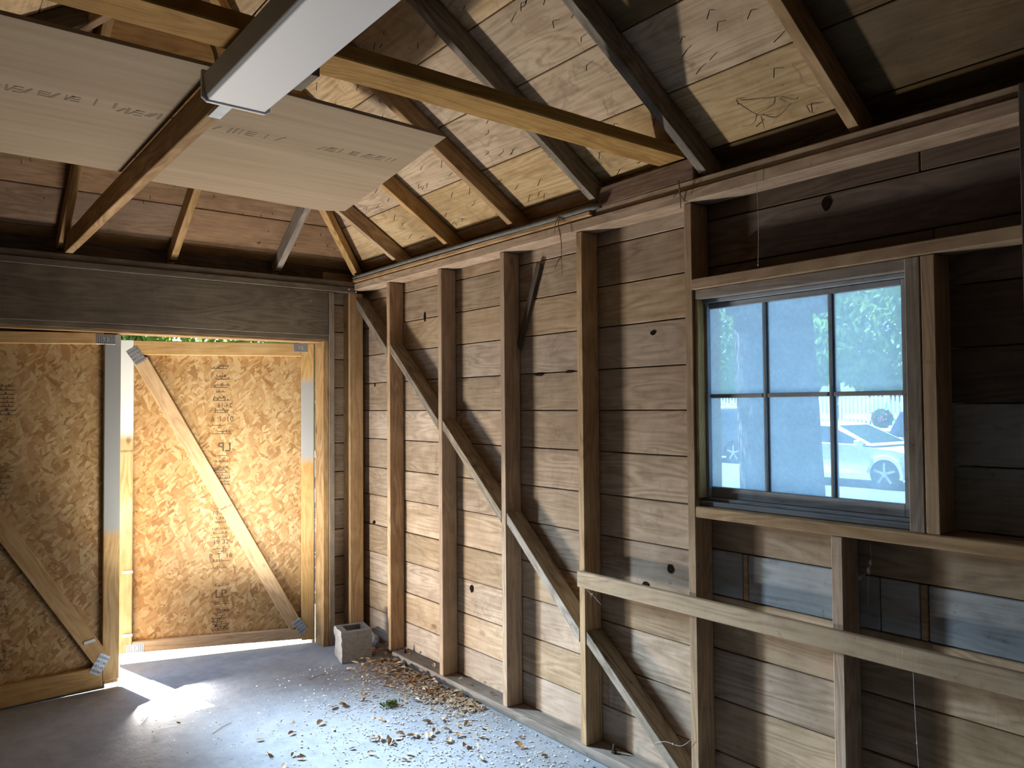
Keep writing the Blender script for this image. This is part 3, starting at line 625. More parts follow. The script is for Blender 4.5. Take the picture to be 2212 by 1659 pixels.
pp = tube('conduit_pipe', smooth_pts([(-.124, -.115, 2.484), (-.126, -.9, 2.487), (-.127, -1.6, 2.486), (-.128, -2.1, 2.482), (-.124, -2.53, 2.484)], 5), .0125, PIPE, None, 10); meta(pp, 'grey pipe lying along the top plate of the right wall', 'pipe')
# cinder block: half block, one core, rough split side
bm = bmesh.new(); a = Vector((-.402, -.499, .002)); ex = Vector((.172, -.035, 0)).normalized(); ey = Vector((.2, .98, 0)).normalized(); s_ = .190
c0 = a+ex*s_/2+ey*s_/2
nn = 9
def ringpts(u0, u1, v0, v1, n, z, jit):
    pts = []
    for k in range(n): pts.append((u0+(u1-u0)*k/n, v0))
    for k in range(n): pts.append((u1, v0+(v1-v0)*k/n))
    for k in range(n): pts.append((u1-(u1-u0)*k/n, v1))
    for k in range(n): pts.append((u0, v1-(v1-v0)*k/n))
    out = []
    for (u, v) in pts:
        j = noise.noise(Vector((u*70, v*70, z*70)))*jit if (jit and u < u0+.002) else 0
        out.append(Vector((u+j, v, z)))
    return out
lv = [k*s_/8 for k in range(9)]; h = s_/2
outer = [[bm.verts.new(p) for p in ringpts(-h, h, -h, h, nn, z, .010)] for z in lv]
inner = [[bm.verts.new(p) for p in ringpts(-h+.040, h-.034, -h+.036, h-.036, nn, z, 0)] for z in lv]
n4 = 4*nn
for L_, fl_ in ((outer, 0), (inner, 1)):
    for q, r in zip(L_, L_[1:]):
        for k in range(n4):
            f = (q[k], q[(k+1) % n4], r[(k+1) % n4], r[k]); bm.faces.new(f[::-1] if fl_ else f)
for z, fl_ in ((8, 0), (0, 1)):
    for k in range(n4):
        f = (outer[z][k], outer[z][(k+1) % n4], inner[z][(k+1) % n4], inner[z][k]); bm.faces.new(f[::-1] if fl_ else f)
bmesh.ops.recalc_face_normals(bm, faces=bm.faces)
blk = link('cinder_block', tomesh('cinder_block', bm), BLK); m4 = Matrix((ex, ey, Vector((0, 0, 1)))).transposed().to_4x4(); m4.translation = c0; blk.matrix_basis = m4
meta(blk, 'grey concrete half block standing beside the door jamb', 'cinder block')
# lump of broken concrete between the block and the first stud
bm = bmesh.new(); bmesh.ops.create_icosphere(bm, subdivisions=3, radius=1)
for v in bm.verts: v.co = Vector((v.co.x*.07, v.co.y*.11, max(v.co.z, -.3)*.07+.021))*(1+.18*noise.noise(v.co*3))
lump = link('concrete_lump', tomesh('concrete_lump', bm), flatmat('pale_mortar', (.42, .42, .42), .95, vary=.25, bscale=30, bstr=.4)); lump.location = (-.095, -.24, .002); meta(lump, 'pale lump of broken mortar in the corner behind the block', 'rubble')
# ---- leaves
def leafmesh(k):
    rr_ = random.Random(k); bm = bmesh.new(); nx = 6; rows_ = []
    cu = rr_.uniform(.6, 2.6); cv = rr_.uniform(.4, 1.6); tw = rr_.uniform(-.5, .5)
    for i in range(nx+1):
        t = i/nx; wd = .26*math.sin(PI*min(1, t*1.02))**.75*(1-.25*t)+.004; x = t-.5
        z = .12*cu*(x*x); row = []
        for s in (-1, 0, 1):
            row.append(bm.verts.new((x, s*wd, z+cv*abs(s)*wd*.8+tw*x*s*wd+rr_.uniform(-.02, .02))))
        rows_.append(row)
    for p, q in zip(rows_, rows_[1:]):
        for k2 in range(2): bm.faces.new((p[k2], p[k2+1], q[k2+1], q[k2]))
    me = bpy.data.meshes.new('fallen_leaf'); bm.to_mesh(me); bm.free()
    for f in me.polygons: f.use_smooth = True
    return me
def leafmat(name, cols):
    n = N(name); oi = n.new('ShaderNodeObjectInfo'); tc = n.new('ShaderNodeTexCoord'); no = n.noise(tc.outputs['Object'], 6, 4, .6)
    c = n.ramp(oi.outputs['Random'], [(i/(len(cols)-1), q) for i, q in enumerate(cols)]); c = n.mix(n.fr(no.outputs[0], .45, .7, 0, .5), c, (.22, .12, .06)); n.bsdf(c, .7, no.outputs[0], .3, .01, .2); return n.m
LEAF = leafmat('dry_leaf', [(.50, .36, .22), (.62, .48, .34), (.70, .59, .45), (.52, .26, .11), (.66, .53, .38), (.44, .28, .17)])
lms = [leafmesh(k) for k in range(6)]
for me in lms: me.materials.append(LEAF)
def leaf(x, y, z, s, label, group):
    o = bpy.data.objects.new('fallen_leaf', R_.choice(lms)); COL.objects.link(o); o.location = (x, y, z+.10*s)
    o.rotation_euler = (R_.uniform(-.5, .5)+(PI if R_.random() < .35 else 0), R_.uniform(-.35, .35), R_.uniform(0, 2*PI)); o.scale = (s, s, s*R_.uniform(.8, 1.2)); meta(o, label, 'leaf', group); return o
A_ = ('dry curled tan leaf in the heap along the wall bottom plate', 'leaves heaped along the bottom plate')
for i in range(150):
    t = R_.random()**.8; y = -.52-1.05*t; wdt = .26*(1-.55*t); x = -.12-abs(R_.gauss(0, .5))*wdt-.0; x = min(x, -.125); x = max(x, -.55)
    leaf(x, y, .002+R_.random()*.018*(1-t), R_.uniform(.03, .055), *A_)
B_ = ('dry leaf heaped in the corner between concrete block and first stud', 'leaves behind the concrete block')
for i in range(30): leaf(-.20+R_.uniform(0, .17), -.50+R_.uniform(0, .12), .004+R_.random()*.03, R_.uniform(.03, .055), *B_)
C_ = ('dry tan leaf scattered on the open concrete floor', 'leaves scattered on the floor')
for (x, y, s) in ((-.538, -1.042, .05), (-.753, -1.125, .06), (-.701, -1.126, .05), (-1.455, -.827, .03), (-1.129, -1.59, .05), (-.756, -1.639, .055), (-.72, -1.66, .05), (-.78, -1.62, .05), (-.539, -1.748, .05), (-.50, -1.72, .045), (-.57, -1.76, .05), (-.60, -1.71, .05), (-.40, -1.62, .06), (-.36, -1.93, .05), (-.42, -2.0, .055), (-.28, -1.85, .05), (-.62, -1.42, .05), (-.66, -1.38, .045)): leaf(x, y, .002, s, *C_)
for i in range(62):
    x = R_.uniform(-1.25, -.15); y = R_.uniform(-2.3, -1.0)
    if x > -.2-.0 and y > -1.6: continue
    leaf(x, y, .002, R_.uniform(.026, .060), *C_)
for (x, y) in ((-.06, -1.02), (-.05, -1.28), (-.07, -1.40), (-.06, -.75), (-.055, -1.6)): leaf(x, y, .047, R_.uniform(.03, .045), 'dry leaf lying on top of the bottom plate between the studs', 'leaves on the bottom plate')
# pale papery seeds and leaf crumbs
def litter(name, n, cols, fn, smin, smax):
    bm = bmesh.new()
    for i in range(n):
        x, y, z = fn(); s = R_.uniform(smin, smax); e = Euler((R_.uniform(-.5, .5), R_.uniform(-.5, .5), R_.uniform(0, 6.3))).to_matrix()
        k = 6; vs = [bm.verts.new(Vector((x, y, z+s*.5))+e @ Vector((s*math.cos(2*PI*q/k), s*.7*math.sin(2*PI*q/k), 0))) for q in range(k)]; bm.faces.new(vs)
    o = link(name, tomesh(name, bm), cols); return o
def seedpos():
    while 1:
        x = R_.uniform(-1.6, -.12); y = R_.uniform(-2.7, -.45); d = -x
        if (-.46 < x < -.18 and -.60 < y < -.28) or ((x+.495)**2+(y+1.285)**2 < .006): continue
        if R_.random() < math.exp(-((x+.45)/.45)**2)*(.35 if y > -.9 and x < -.4 else 1)+.05: return x, y, .001
sd_ = litter('elm_seeds', 3200, flatmat('pale_seed_paper', (.58, .53, .44), .8, vary=.2), seedpos, .003, .0068); meta(sd_, 'pale papery seeds strewn over the concrete floor', 'litter', kind='stuff')
def crumbpos():
    t = R_.random(); y = -.60-1.05*t; return min(-.112, -.13-abs(R_.gauss(0, .13))*(1.2-.5*t)), y, .001+R_.random()*.006
cr = litter('leaf_crumbs', 2600, flatmat('leaf_crumb', (.50, .38, .26), .9, vary=.5), crumbpos, .004, .011); meta(cr, 'crumbled brown leaf bits in the heap along the wall', 'litter', kind='stuff')
def darkpos(): return R_.uniform(-1.4, -.12), R_.uniform(-2.6, -.4), .0006
dk = litter('dirt_specks', 900, flatmat('dark_dirt', (.07, .055, .04), .9), darkpos, .0012, .003); meta(dk, 'dark dirt specks on the concrete floor', 'dirt', kind='stuff')
# straw stalks
for i, (x, y, a, L, lb) in enumerate(((-1.56, -.62, 1.0, .12, 'thin dry stalk lying on the sunlit floor by the door gap'), (-1.30, -1.02, .6, .14, 'thin dry stalk on the floor left of the leaf litter'), (-.62, -.62, .3, .12, 'thin dry stalk on the floor in front of the concrete block'), (-.30, -1.72, 2.6, .10, 'thin dry stalk among the leaves near the bottom plate'))):
    st_ = tube('dry_stalk', smooth_pts([(x-L/2*math.cos(a), y-L/2*math.sin(a), .003), (x, y+.01, .004), (x+L/2*math.cos(a), y+L/2*math.sin(a), .003)], 3), .0015, TWIG, None, 5); meta(st_, lb, 'stalk')
# small green weed
bm = bmesh.new()
for i in range(70):
    a = R_.uniform(0, 2*PI); r = R_.uniform(.0, .05); x, y = r*math.cos(a)*1.3, r*math.sin(a); L = R_.uniform(.02, .04); b = R_.uniform(0, 2*PI)
    p = Vector((x, y, 0)); q = p+Vector((math.cos(b)*L*.8, math.sin(b)*L*.8, L*.5)); sidev = Vector((-math.sin(b), math.cos(b), 0))*.0022
    m_ = (p+q)/2+Vector((0, 0, L*.25)); v = [bm.verts.new(k) for k in (p-sidev, p+sidev, m_+sidev, q, m_-sidev)]; bm.faces.new(v)
wd_ = link('green_weed', tomesh('green_weed', bm), flatmat('weed_green', (.16, .22, .08), .7, vary=.3)); wd_.location = (-.495, -1.285, .002); meta(wd_, 'small tuft of green grass on the floor beside the leaf heap', 'weed')
# twigs hanging from the plate and from the roof
def twigs(name, strands, label, mat=TWIG, r=.003):
    e = empty(name, strands[0][0]); meta(e, label, 'twig')
    for k, s in enumerate(strands): tube('stem' if k == 0 else 'side_shoot', smooth_pts(s, 4), [r*(1-.6*i/(4*(len(s)-1))) for i in range(4*(len(s)-1)+1)], mat, e, 5)
    return e
twigs('hanging_vine', [[(-.130, -2.27, 2.50), (-.150, -2.275, 2.44), (-.146, -2.29, 2.36), (-.150, -2.295, 2.27), (-.155, -2.305, 2.20)], [(-.150, -2.293, 2.29), (-.160, -2.275, 2.26), (-.165, -2.262, 2.23)], [(-.148, -2.28, 2.42), (-.16, -2.30, 2.39), (-.165, -2.31, 2.36)], [(-.13, -2.27, 2.50), (-.15, -2.255, 2.45), (-.152, -2.25, 2.40)]], 'dry brown vine hanging over the pipe at the top plate')
twigs('dry_vine', [[(-.20, -3.32, 2.68), (-.19, -3.39, 2.62), (-.18, -3.45, 2.605)], [(-.19, -3.39, 2.62), (-.17, -3.36, 2.60), (-.15, -3.30, 2.61)], [(-.185, -3.41, 2.615), (-.16, -3.45, 2.60), (-.15, -3.50, 2.635)], [(-.18, -3.40, 2.612), (-.16, -3.40, 2.57)]], 'small dead vine tuft under the roof boards above the top plate', TWIG, .0022)
twigs('root_tuft', [[(-.13, -2.98, 2.488), (-.135, -2.99, 2.45), (-.125, -2.985, 2.40), (-.128, -2.99, 2.375)], [(-.13, -2.985, 2.44), (-.14, -3.0, 2.42), (-.13, -3.01, 2.40)], [(-.13, -2.98, 2.45), (-.14, -2.96, 2.42)]], 'dark dead vine clinging to the plate left of the window bay', TWIG, .0035)
# cobwebs with caught fluff
def web(name, pts, label, blobs=()):
    e = empty(name, pts[0][0]); meta(e, label, 'cobweb')
    for s in pts: tube('strand', smooth_pts(s, 4), .0008, WEB, e, 4)
    for b, r in blobs:
        bm = bmesh.new(); bmesh.ops.create_icosphere(bm, subdivisions=1, radius=r)
        for v in bm.verts: v.co.z *= 1.8; v.co += Vector((R_.uniform(-1, 1), R_.uniform(-1, 1), R_.uniform(-1, 1)))*r*.35
        o = link('caught_fluff', tomesh('caught_fluff', bm), WEB, e); place(o, Matrix.Translation(b))
web('cobweb', [[(-.06, -3.70, 1.15), (-.06, -3.705, 1.08), (-.07, -3.70, 1.03), (-.06, -3.69, .93)], [(-.07, -3.70, 1.04), (-.06, -3.66, 1.01), (-.05, -3.65, 1.03)]], 'cobweb with fluff hanging under the window sill', [((-.065, -3.703, 1.07), .006), ((-.068, -3.70, 1.045), .007), ((-.055, -3.66, 1.012), .005)])
web('cobweb', [[(-.108, -3.855, .765), (-.11, -3.86, .62), (-.108, -3.865, .48), (-.108, -3.87, .36)]], 'long cobweb thread hanging below the wall rail at right', [((-.108, -3.862, .55), .003), ((-.108, -3.87, .40), .003)])
web('cobweb', [[(-.112, -2.995, .28), (-.115, -2.94, .235), (-.112, -2.86, .225), (-.108, -2.80, .20)]], 'cobweb strand between the lowest brace and the window stud', [((-.115, -2.90, .23), .003)])
web('cobweb', [[(-.13, -3.34, 2.44), (-.12, -3.34, 2.25), (-.118, -3.335, 2.10)]], 'cobweb thread hanging above the window at left', [((-.118, -3.335, 2.10), .003)])
web('cobweb', [[(-.11, -2.385, .76), (-.09, -2.42, .73), (-.08, -2.47, .69)], [(-.1, -2.40, .76), (-.09, -2.41, .72)]], 'cobweb tuft under the left end of the wall rail', [((-.09, -2.415, .735), .004)])
for i, (x, y, z, r, nm) in enumerate(((-.44, -.115, 2.30, .005, 'on the header board'), (-.19, -.07, 1.95, .007, 'in the corner bay, upper'), (-.20, -.05, 1.62, .008, 'in the corner bay, middle'), (-.16, -.08, 1.66, .006, 'beside the corner post'), (-.165, -.125, 2.40, .008, 'on the corner plate'), (-.115, -.13, 2.385, .009, 'at the top of the brace'), (-.23, -.05, .93, .009, 'low in the corner bay'), (-.03, -.42, .96, .009, 'on the boards left of the first stud'), (-.12, -.33, 1.90, .006, 'below the upper brace'), (-.10, -.42, 1.86, .005, 'under the brace near the first stud'))):
    e = empty('spider_fluff', (x, y, z)); meta(e, 'tiny white speck of cobweb fluff '+nm, 'fluff')
    bm = bmesh.new(); bmesh.ops.create_icosphere(bm, subdivisions=1, radius=r*.8)
    for v in bm.verts: v.co *= R_.uniform(.5, 1.1)
    o = link('fluff', tomesh('fluff', bm), WEB, e)
# ================================================================== OUTDOORS
GRND = blockmat('dry_yard_ground', (.16, .15, .13), (.24, .225, .20), 2.5, .2); ROAD = blockmat('asphalt_road', (.17, .17, .175), (.22, .22, .225), 8, .1)
def quadobj(name, pts, mat, parent=None, th_=.1):
    o = prism(name, pts, (0, 0, -th_), (1, 0, 0), mat, parent); return o
yard = quadobj('yard_ground', [(.07, 14, -.10), (.07, -14, -.10), (9.6, -14, -.25), (9.6, 14, -.25)], GRND); meta(yard, 'shaded bare yard outside the window', kind='structure')
road = quadobj('road', [(9.6, 40, -.26), (9.6, -30, -.26), (21, -30, -.26), (21, 40, -.26)], ROAD); meta(road, 'pale asphalt street outside the window', kind='structure')
lawn = prism('raised_bank', [(21.02, -30, -.4), (21.02, 60, -.4), (60, 60, -.4), (60, -30, -.4)], (0, 0, 1.15), (0, 1, 0), blockmat('pale_bank', (.30, .31, .24), (.42, .42, .36), 1.5, .2)); meta(lawn, 'raised bank and kerb behind the street', kind='structure')
drive = quadobj('driveway', [(-16, 1.25, -.02), (3, 1.25, -.02), (3, 16, -.02), (-16, 16, -.02)], ROAD); meta(drive, 'shaded driveway outside the garage doors', kind='structure')
def foliage(name, blobs, n, size, mat, parent=None, origin=(0, 0, 0)):
    vs = []; fs = []; O = Vector(origin)
    tot = sum(b[1][0]*b[1][1]+b[1][1]*b[1][2] for b in blobs)
    for c, r in blobs:
        k = int(n*(r[0]*r[1]+r[1]*r[2])/tot)
        for i in range(k):
            d = Vector((R_.gauss(0, 1), R_.gauss(0, 1), R_.gauss(0, 1))).normalized()*(.55+.45*R_.random()**.5)
            p = Vector((c[0]+d.x*r[0], c[1]+d.y*r[1], c[2]+d.z*r[2]))-O
            e = Euler((R_.uniform(0, 6), R_.uniform(0, 6), R_.uniform(0, 6))).to_matrix(); s = size*R_.uniform(.6, 1.3); b = len(vs)
            vs += [p+e @ Vector((-s, 0, 0)), p+e @ Vector((0, -s*.5, 0)), p+e @ Vector((s, 0, 0)), p+e @ Vector((0, s*.5, 0))]; fs.append((b, b+1, b+2, b+3))
    me = bpy.data.meshes.new(name); me.from_pydata([tuple(v) for v in vs], [], fs)
    return link(name, me, mat, parent)
def foliagemat(name, a, b):
    n = N(name); tc = n.new('ShaderNodeTexCoord'); no = n.noise(tc.outputs['Object'], 2.0, 3, .6)
    c = n.mix(n.fr(no.outputs[0], .35, .65), a, b); d = n.new('ShaderNodeBsdfDiffuse'); t = n.new('ShaderNodeBsdfTranslucent'); n.lk(c, d.inputs[0]); n.lk(c, t.inputs[0])
    m_ = n.new('ShaderNodeMixShader'); m_.inputs[0].default_value = .4; n.lk(d.outputs[0], m_.inputs[1]); n.lk(t.outputs[0], m_.inputs[2]); n.lk(m_.outputs[0], n.out.inputs[0]); return n.m
FG = foliagemat('tree_leaves', (.10, .20, .05), (.28, .42, .10)); FD = foliagemat('hedge_leaves', (.04, .09, .03), (.14, .22, .05))
def barkmat():
    n = N('furrowed_bark'); tc = n.new('ShaderNodeTexCoord'); p = tc.outputs['Object']; v = n.new('ShaderNodeTexVoronoi'); v.feature = 'DISTANCE_TO_EDGE'; n.lk(n.scale(p, (26, 26, 7)), v.inputs['Vector']); v.inputs['Scale'].default_value = 1
    no = n.noise(p, 14, 5, .7); h = n.math('ADD', n.fr(v.outputs[0], 0, .25), no.outputs[0]); n.bsdf(n.ramp(h, [(.3, (.05, .04, .035)), (.9, (.11, .09, .08)), (1.4, (.20, .18, .16))]), .95, h, 1, .02, .1); return n.m
BARK = barkmat()
def trunk(name, x, y, z0, hgt, r0, r1, parent, lean=(0, 0)):
    e = [(x+lean[0]*t, y+lean[1]*t, z0+hgt*t) for t in [k/10 for k in range(11)]]
    return tube(name, e, [r0*(1.25 if k == 0 else 1)+(r1-r0)*k/10 for k in range(11)], BARK, parent, 16)
tr = empty('yard_tree', (2.34, -1.85, -.12)); meta(tr, 'thick furrowed tree trunk right outside the window', 'tree')
trunk('trunk', 2.34, -1.86, -.12, 2.6, .30, .265, tr, (-.08, .06))
trunk('branch', 2.20, -1.76, 2.3, 3.6, .20, .10, tr, (-.5, .9)); trunk('branch', 2.34, -1.92, 2.3, 3.8, .20, .09, tr, (.9, -.6))
cr_ = foliage('crown', [((4.6, -2.4, 6.8), (3.6, 4.2, 2.2)), ((5.6, 2.6, 7.0), (3.4, 3.4, 2.0)), ((6, -6, 6.5), (3, 4, 2)), ((1.9, 1.7, 7.0), (1.7, 2.2, 1.1))], 17000, .13, FG, tr, (2.34, -1.85, -.12)); cr_['kind'] = 'stuff'
def bgtree(name, blobs, n, label, tx, ty, z0=-.2, mat=None, size=.12, cat='tree', hgt=3):
    e = empty(name, (tx, ty, z0)); meta(e, label, cat, None)
    if hgt: trunk('trunk', tx, ty, z0, hgt, .22, .12, e)
    f = foliage('foliage', blobs, n, size, mat or FG, e, (tx, ty, z0)); f['kind'] = 'stuff'; return e
bgtree('street_tree', [((30, 9.5, 5), (4, 5.2, 3.4)), ((31, 18, 5.5), (4, 5, 4))], 22000, 'leafy green tree behind the white fence at left of the window view', 31, 14, .7, size=.2)
bgtree('street_tree', [((31, -1, 5.4), (4, 5, 3.8)), ((31, -7, 5.5), (4, 3, 3))], 22000, 'leafy green tree behind the white fence at right of the window view', 32, -1, .7, size=.2)
bgtree('street_tree', [((12, -.5, 5.3), (2.6, 3.2, 1.7))], 9000, 'overhanging green crown near the top right window pane', 15.5, -4, -.25, size=.12, hgt=5)
bgtree('driveway_tree', [((-2.5, 8.6, 6.3), (8, 3.9, 2.0)), ((-9, 6.5, 5.8), (5, 4.5, 2.0))], 36000, 'big tree shading the driveway outside the garage doors', -5, 11, 0, FD, .16)
hd = foliage('hedge', [((-4, 15.2, 3.4), (6, 1.2, 4.0)), ((3, 15.6, 3.4), (5, 1.2, 4.0)), ((-11, 15, 3.4), (5, 1.5, 4.0))], 42000, .19, FG, None, (0, 0, 0)); meta(hd, 'green hedge seen through the strip above the open door leaf', 'hedge', kind='stuff')
po = tube('lamp_post', [(-.15, 9.5, 0), (-.15, 9.5, 4.2)], .06, WHITE, None, 10); meta(po, 'pale post in front of the hedge above the open door leaf', 'post')
# picket fence
FW_ = flatmat('fence_white', (.86, .88, .90), .6, vary=.03); fe = empty('picket_fence', (24.5, 7, .75)); meta(fe, 'white picket fence beyond the parked cars', 'fence')
pk = None
for i in range(120):
    y = -1.5+i*.150
    if pk is None:
        pk = prism('picket', [(24.5, y-.045, .80), (24.5, y+.045, .80), (24.5, y+.045, 1.80), (24.5, y, 1.90), (24.5, y-.045, 1.80)], (.02, 0, 0), (0, 0, 1), FW_, fe)
    else:
        o = pk.copy(); COL.objects.link(o); m_ = pk.matrix_basis.copy(); m_.translation += Vector((0, i*.150, 0)); o.matrix_basis = m_
for z in (1.0, 1.6): box('fence_rail', (24.525, -1.6, z-.04), (24.56, 16.5, z+.04), FW_, fe, 0)
for i in range(8): box('fence_post', (24.56, -1.5+i*2.5, .75), (24.67, -1.39+i*2.5, 1.98), FW_, fe, 0)
bu = empty('flower_bush', (24.1, 8.45, .75)); meta(bu, 'dark bush with red flowers in front of the picket fence', 'bush')
fo = foliage('foliage', [((24.1, 8.45, 1.08), (.28, .36, .32))], 1500, .06, FD, bu, (24.1, 8.45, .75)); fo['kind'] = 'stuff'
rf = foliage('red_flowers', [((24.0, 8.45, 1.10), (.30, .38, .32))], 60, .05, flatmat('red_petal', (.65, .10, .13), .7), bu, (24.1, 8.45, .75)); rf['kind'] = 'stuff'
# ---- cars
def paint(name, col): return flatmat(name, col, .25, .1, .6, 0, 5, 0)
CGL = flatmat('car_window_glass', (.03, .04, .05), .08, spec=.8); TIRE = flatmat('tyre_rubber', (.03, .03, .032), .8); RIM = flatmat('alloy_rim', (.5, .52, .54), .35, .6); TAIL = flatmat('tail_lamp_red', (.6, .03, .03), .3, spec=.6); CLR = flatmat('head_lamp', (.75, .78, .8), .2, spec=.8); TRIM = flatmat('black_trim', (.04, .04, .045), .6)
def loft(name, prof, wfun, mat, parent, M4, mirror=False):
    """prof: closed side outline (x,z); cross-section half-width from wfun(x,z)"""
    bm = bmesh.new(); A = []; B = []
    for x, z in prof: wv = wfun(x, z); A.append(bm.verts.new((x, -wv, z))); B.append(bm.verts.new((x, wv, z)))
    n = len(prof)
    for k in range(n): bm.faces.new((A[k], A[(k+1) % n], B[(k+1) % n], B[k]))
    bm.faces.new(A[::-1]); bm.faces.new(B); bmesh.ops.triangulate(bm, faces=[f for f in bm.faces if len(f.verts) > 4]); bmesh.ops.recalc_face_normals(bm, faces=bm.faces)
    o = link(name, tomesh(name, bm), mat, parent); place(o, M4); return o
def car(name, label, body, roofl, wheels, W2, mat, loc, yaw, suv=False, glassinset=.008, rails=False):
    e = empty(name, loc); meta(e, label, 'car'); e.rotation_euler = (0, 0, yaw); M4 = Matrix.Translation(loc) @ Matrix.Rotation(yaw, 4, 'Z')
    (xr, xf) = wheels; R = .34; arch = []
    def archpts(c): return [(c+(R+.05)*math.cos(a), .34+(R+.05)*math.sin(a)) for a in [PI*k/8 for k in range(9)]]
    low = body[0]; prof = []
    x0, x1 = body[0][0], body[-1][0]
    prof = list(body)+[(x1, .25)]+[(xf+R+.05, .22)]+archpts(xf)+[(xr+R+.05, .22)]+archpts(xr)+[(x0, .28)]
    bd = loft('body', prof, lambda x, z: W2*(1-.10*max(0, (abs(x-(x0+x1)/2)/((x1-x0)/2))-.75)*4)*(1 if z < .75 else .97), mat, e, M4)
    zb = min(z for _, z in roofl); zt_ = max(z for _, z in roofl)
    def cw(x, z): return W2*.95-(z-zb)/(zt_-zb)*W2*.20
    loft('cabin', roofl, cw, mat, e, M4)
    # side glass: inset outline of the cabin
    cx = sum(x for x, _ in roofl)/len(roofl)
    gp = [(cx+(x-cx)*.90, zb+.03+(z-zb)*.80) for x, z in roofl]
    mid = cx-.05
    for s in (-1, 1):
        for lo, hi in ((-9, mid-.04), (mid+.04, 9)):
            q = []
            # clip polygon to [lo,hi] in x
            for (xa, za), (xb, zb_) in zip(gp, gp[1:]+gp[:1]):
                ia, ib = lo <= xa <= hi, lo <= xb <= hi
                if ia: q.append((xa, za))
                if ia != ib:
                    c = lo if (min(xa, xb) < lo < max(xa, xb)) else hi; t = (c-xa)/(xb-xa) if xb != xa else 0; q.append((c, za+(zb_-za)*t))
            if len(q) < 3: continue
            bm = bmesh.new(); a_ = [bm.verts.new((x, s*(cw(x, z)+.004), z)) for x, z in q]; b_ = [bm.verts.new((x, s*(cw(x, z)-.02), z)) for x, z in q]
            bm.faces.new(a_); bm.faces.new(b_[::-1])
            for k in range(len(a_)): bm.faces.new((a_[k], a_[(k+1) % len(a_)], b_[(k+1) % len(a_)], b_[k]))
            bmesh.ops.recalc_face_normals(bm, faces=bm.faces); o = link('side_window', tomesh('side_window', bm), CGL, e); place(o, M4)
    # front and rear glass
    (rx0, rz0), (rx1, rz1) = roofl[0], roofl[1]; (fx0, fz0), (fx1, fz1) = roofl[-1], roofl[-2]
    for nm, (ax_, az_), (bx_, bz_), s in (('rear_window', (rx0, rz0), (rx1, rz1), -1), ('windscreen', (fx0, fz0), (fx1, fz1), 1)):
        q = []
        for t, k in ((.12, -1), (.12, 1), (.9, 1), (.9, -1)):
            x = ax_+(bx_-ax_)*t; z = az_+(bz_-az_)*t; q.append(Vector((x+s*.006, k*(cw(x, z)-.07), z+.004)))
        bm = bmesh.new(); f = bm.faces.new([bm.verts.new(v) for v in q]); r_ = bmesh.ops.extrude_face_region(bm, geom=[f]); 
        for v in [g for g in r_['geom'] if isinstance(g, bmesh.types.BMVert)]: v.co.x -= s*.02
        bmesh.ops.recalc_face_normals(bm, faces=bm.faces); o = link(nm, tomesh(nm, bm), CGL, e); place(o, M4)
    for xx in (xr, xf):
        for s in (-1, 1):
            bm = bmesh.new(); bmesh.ops.create_cone(bm, cap_ends=True, segments=24, radius1=R, radius2=R, depth=.22, matrix=Matrix.Translation((xx, s*(W2-.11), .34)) @ Matrix.Rotation(PI/2, 4, 'X')); bevel(bm, .03)
            o = link('wheel', tomesh('wheel', bm), TIRE, e); place(o, M4)
            bm = bmesh.new(); bmesh.ops.create_cone(bm, cap_ends=True, segments=20, radius1=.06, radius2=.06, depth=.03, matrix=Matrix.Translation((xx, s*(W2+.005), .34)) @ Matrix.Rotation(PI/2, 4, 'X'))
            for k in range(5): bmesh.ops.create_cube(bm, size=1, matrix=Matrix.Translation((xx, s*(W2+.003), .34)) @ Matrix.Rotation(2*PI*k/5, 4, 'Y') @ Matrix.Translation((0, 0, .12)) @ Matrix.Diagonal((.05, .02, .24, 1)))
            r2 = link('rim', tomesh('rim', bm), RIM, o); place(r2, M4)
    def bit(nm, lo, hi, m_):
        bm = bmesh.new(); lo, hi = Vector(lo), Vector(hi); bmesh.ops.create_cube(bm, size=1, matrix=Matrix.Translation((lo+hi)/2) @ Matrix.Diagonal((*(hi-lo), 1))); bevel(bm, .015); o = link(nm, tomesh(nm, bm), m_, e); place(o, M4); return o
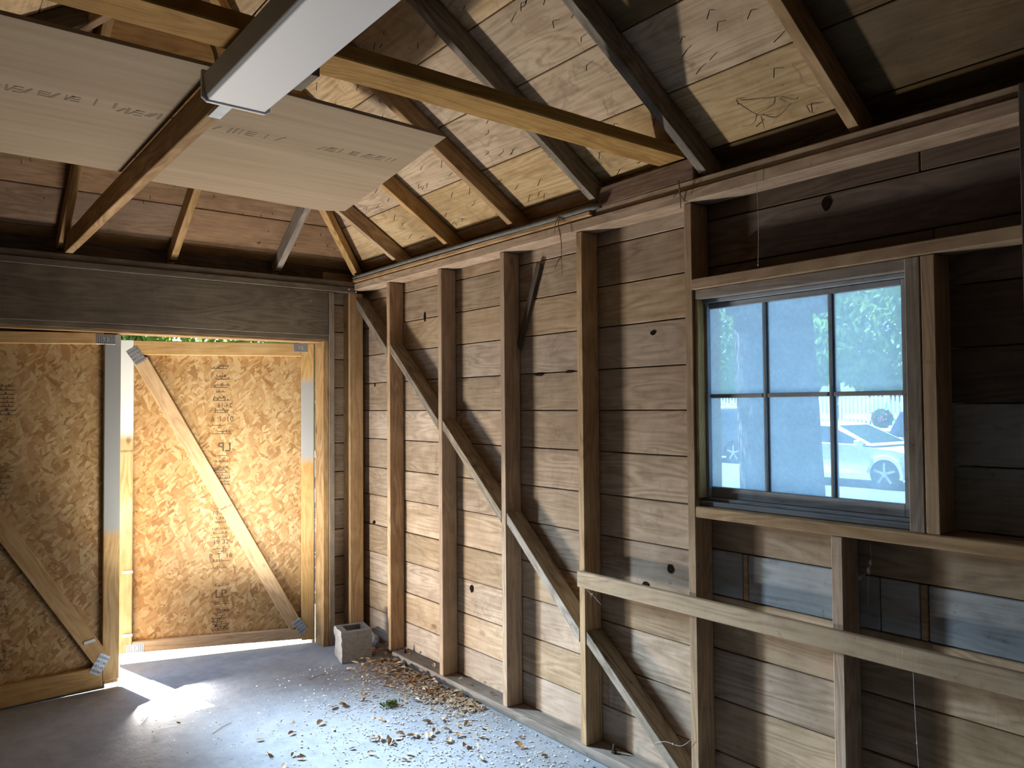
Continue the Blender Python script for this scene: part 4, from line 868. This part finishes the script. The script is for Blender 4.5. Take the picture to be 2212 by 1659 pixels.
    for s in (-1, 1):
        y0, y1 = sorted((s*(W2*.93+.02), s*W2*.55)); bit('tail_lamp', (x0-.02, y0, .72), (x0+.22, y1, .92), TAIL); bit('head_lamp', (x1-.30, y0, .58), (x1+.01, y1, .70), CLR)
        m0 = roofl[-1][0]; y0, y1 = sorted((s*W2*.95, s*(W2+.14))); bit('mirror', (m0-.35, y0, .92), (m0-.22, y1, 1.05), mat)
    bit('rear_bumper', (x0-.05, -W2*.88, .32), (x0+.12, W2*.88, .50), TRIM if suv else mat); bit('front_bumper', (x1-.12, -W2*.85, .24), (x1+.05, W2*.85, .46), mat)
    if rails:
        for s in (-1, 1): bit('roof_rail', (roofl[1][0]+.2, s*W2*.62-.02, zt_+.01), (roofl[-2][0]-.1, s*W2*.62+.02, zt_+.06), RIM)
    return e
sedan_body = [(-2.32, .50), (-2.34, .80), (-2.25, 1.00), (-1.75, 1.03), (-.5, .98), (.75, .93), (1.6, .84), (2.15, .72), (2.34, .55)]
sedan_roof = [(-1.85, 1.0), (-1.05, 1.36), (-.45, 1.43), (.15, 1.40), (1.15, .93)]
c1 = car('white_sedan', 'white sedan parked across the street, its middle hidden by the trunk', sedan_body, sedan_roof, (-1.45, 1.40), .90, paint('white_paint', (.80, .82, .84)), (14.9, 4.72, -.26), -PI/2)
suv_body = [(-2.35, .50), (-2.38, .95), (-2.30, 1.08), (-1.0, 1.05), (.95, 1.03), (1.9, .98), (2.32, .82), (2.36, .55)]
suv_roof = [(-2.25, 1.06), (-2.02, 1.62), (-1.5, 1.72), (.1, 1.70), (.45, 1.62), (1.15, 1.03)]
c2 = car('dark_suv', 'dark blue SUV at the right edge of the window view', suv_body, suv_roof, (-1.45, 1.45), .94, paint('dark_blue_paint', (.035, .05, .10)), (18.7, 2.85, -.26), -PI/2, True)
c3 = car('grey_suv', 'dark SUV with roof rails at the left edge of the window view', suv_body, suv_roof, (-1.45, 1.45), .94, paint('dark_grey_paint', (.06, .075, .10)), (19.0, 11.6, -.26), PI/2, True, rails=True)
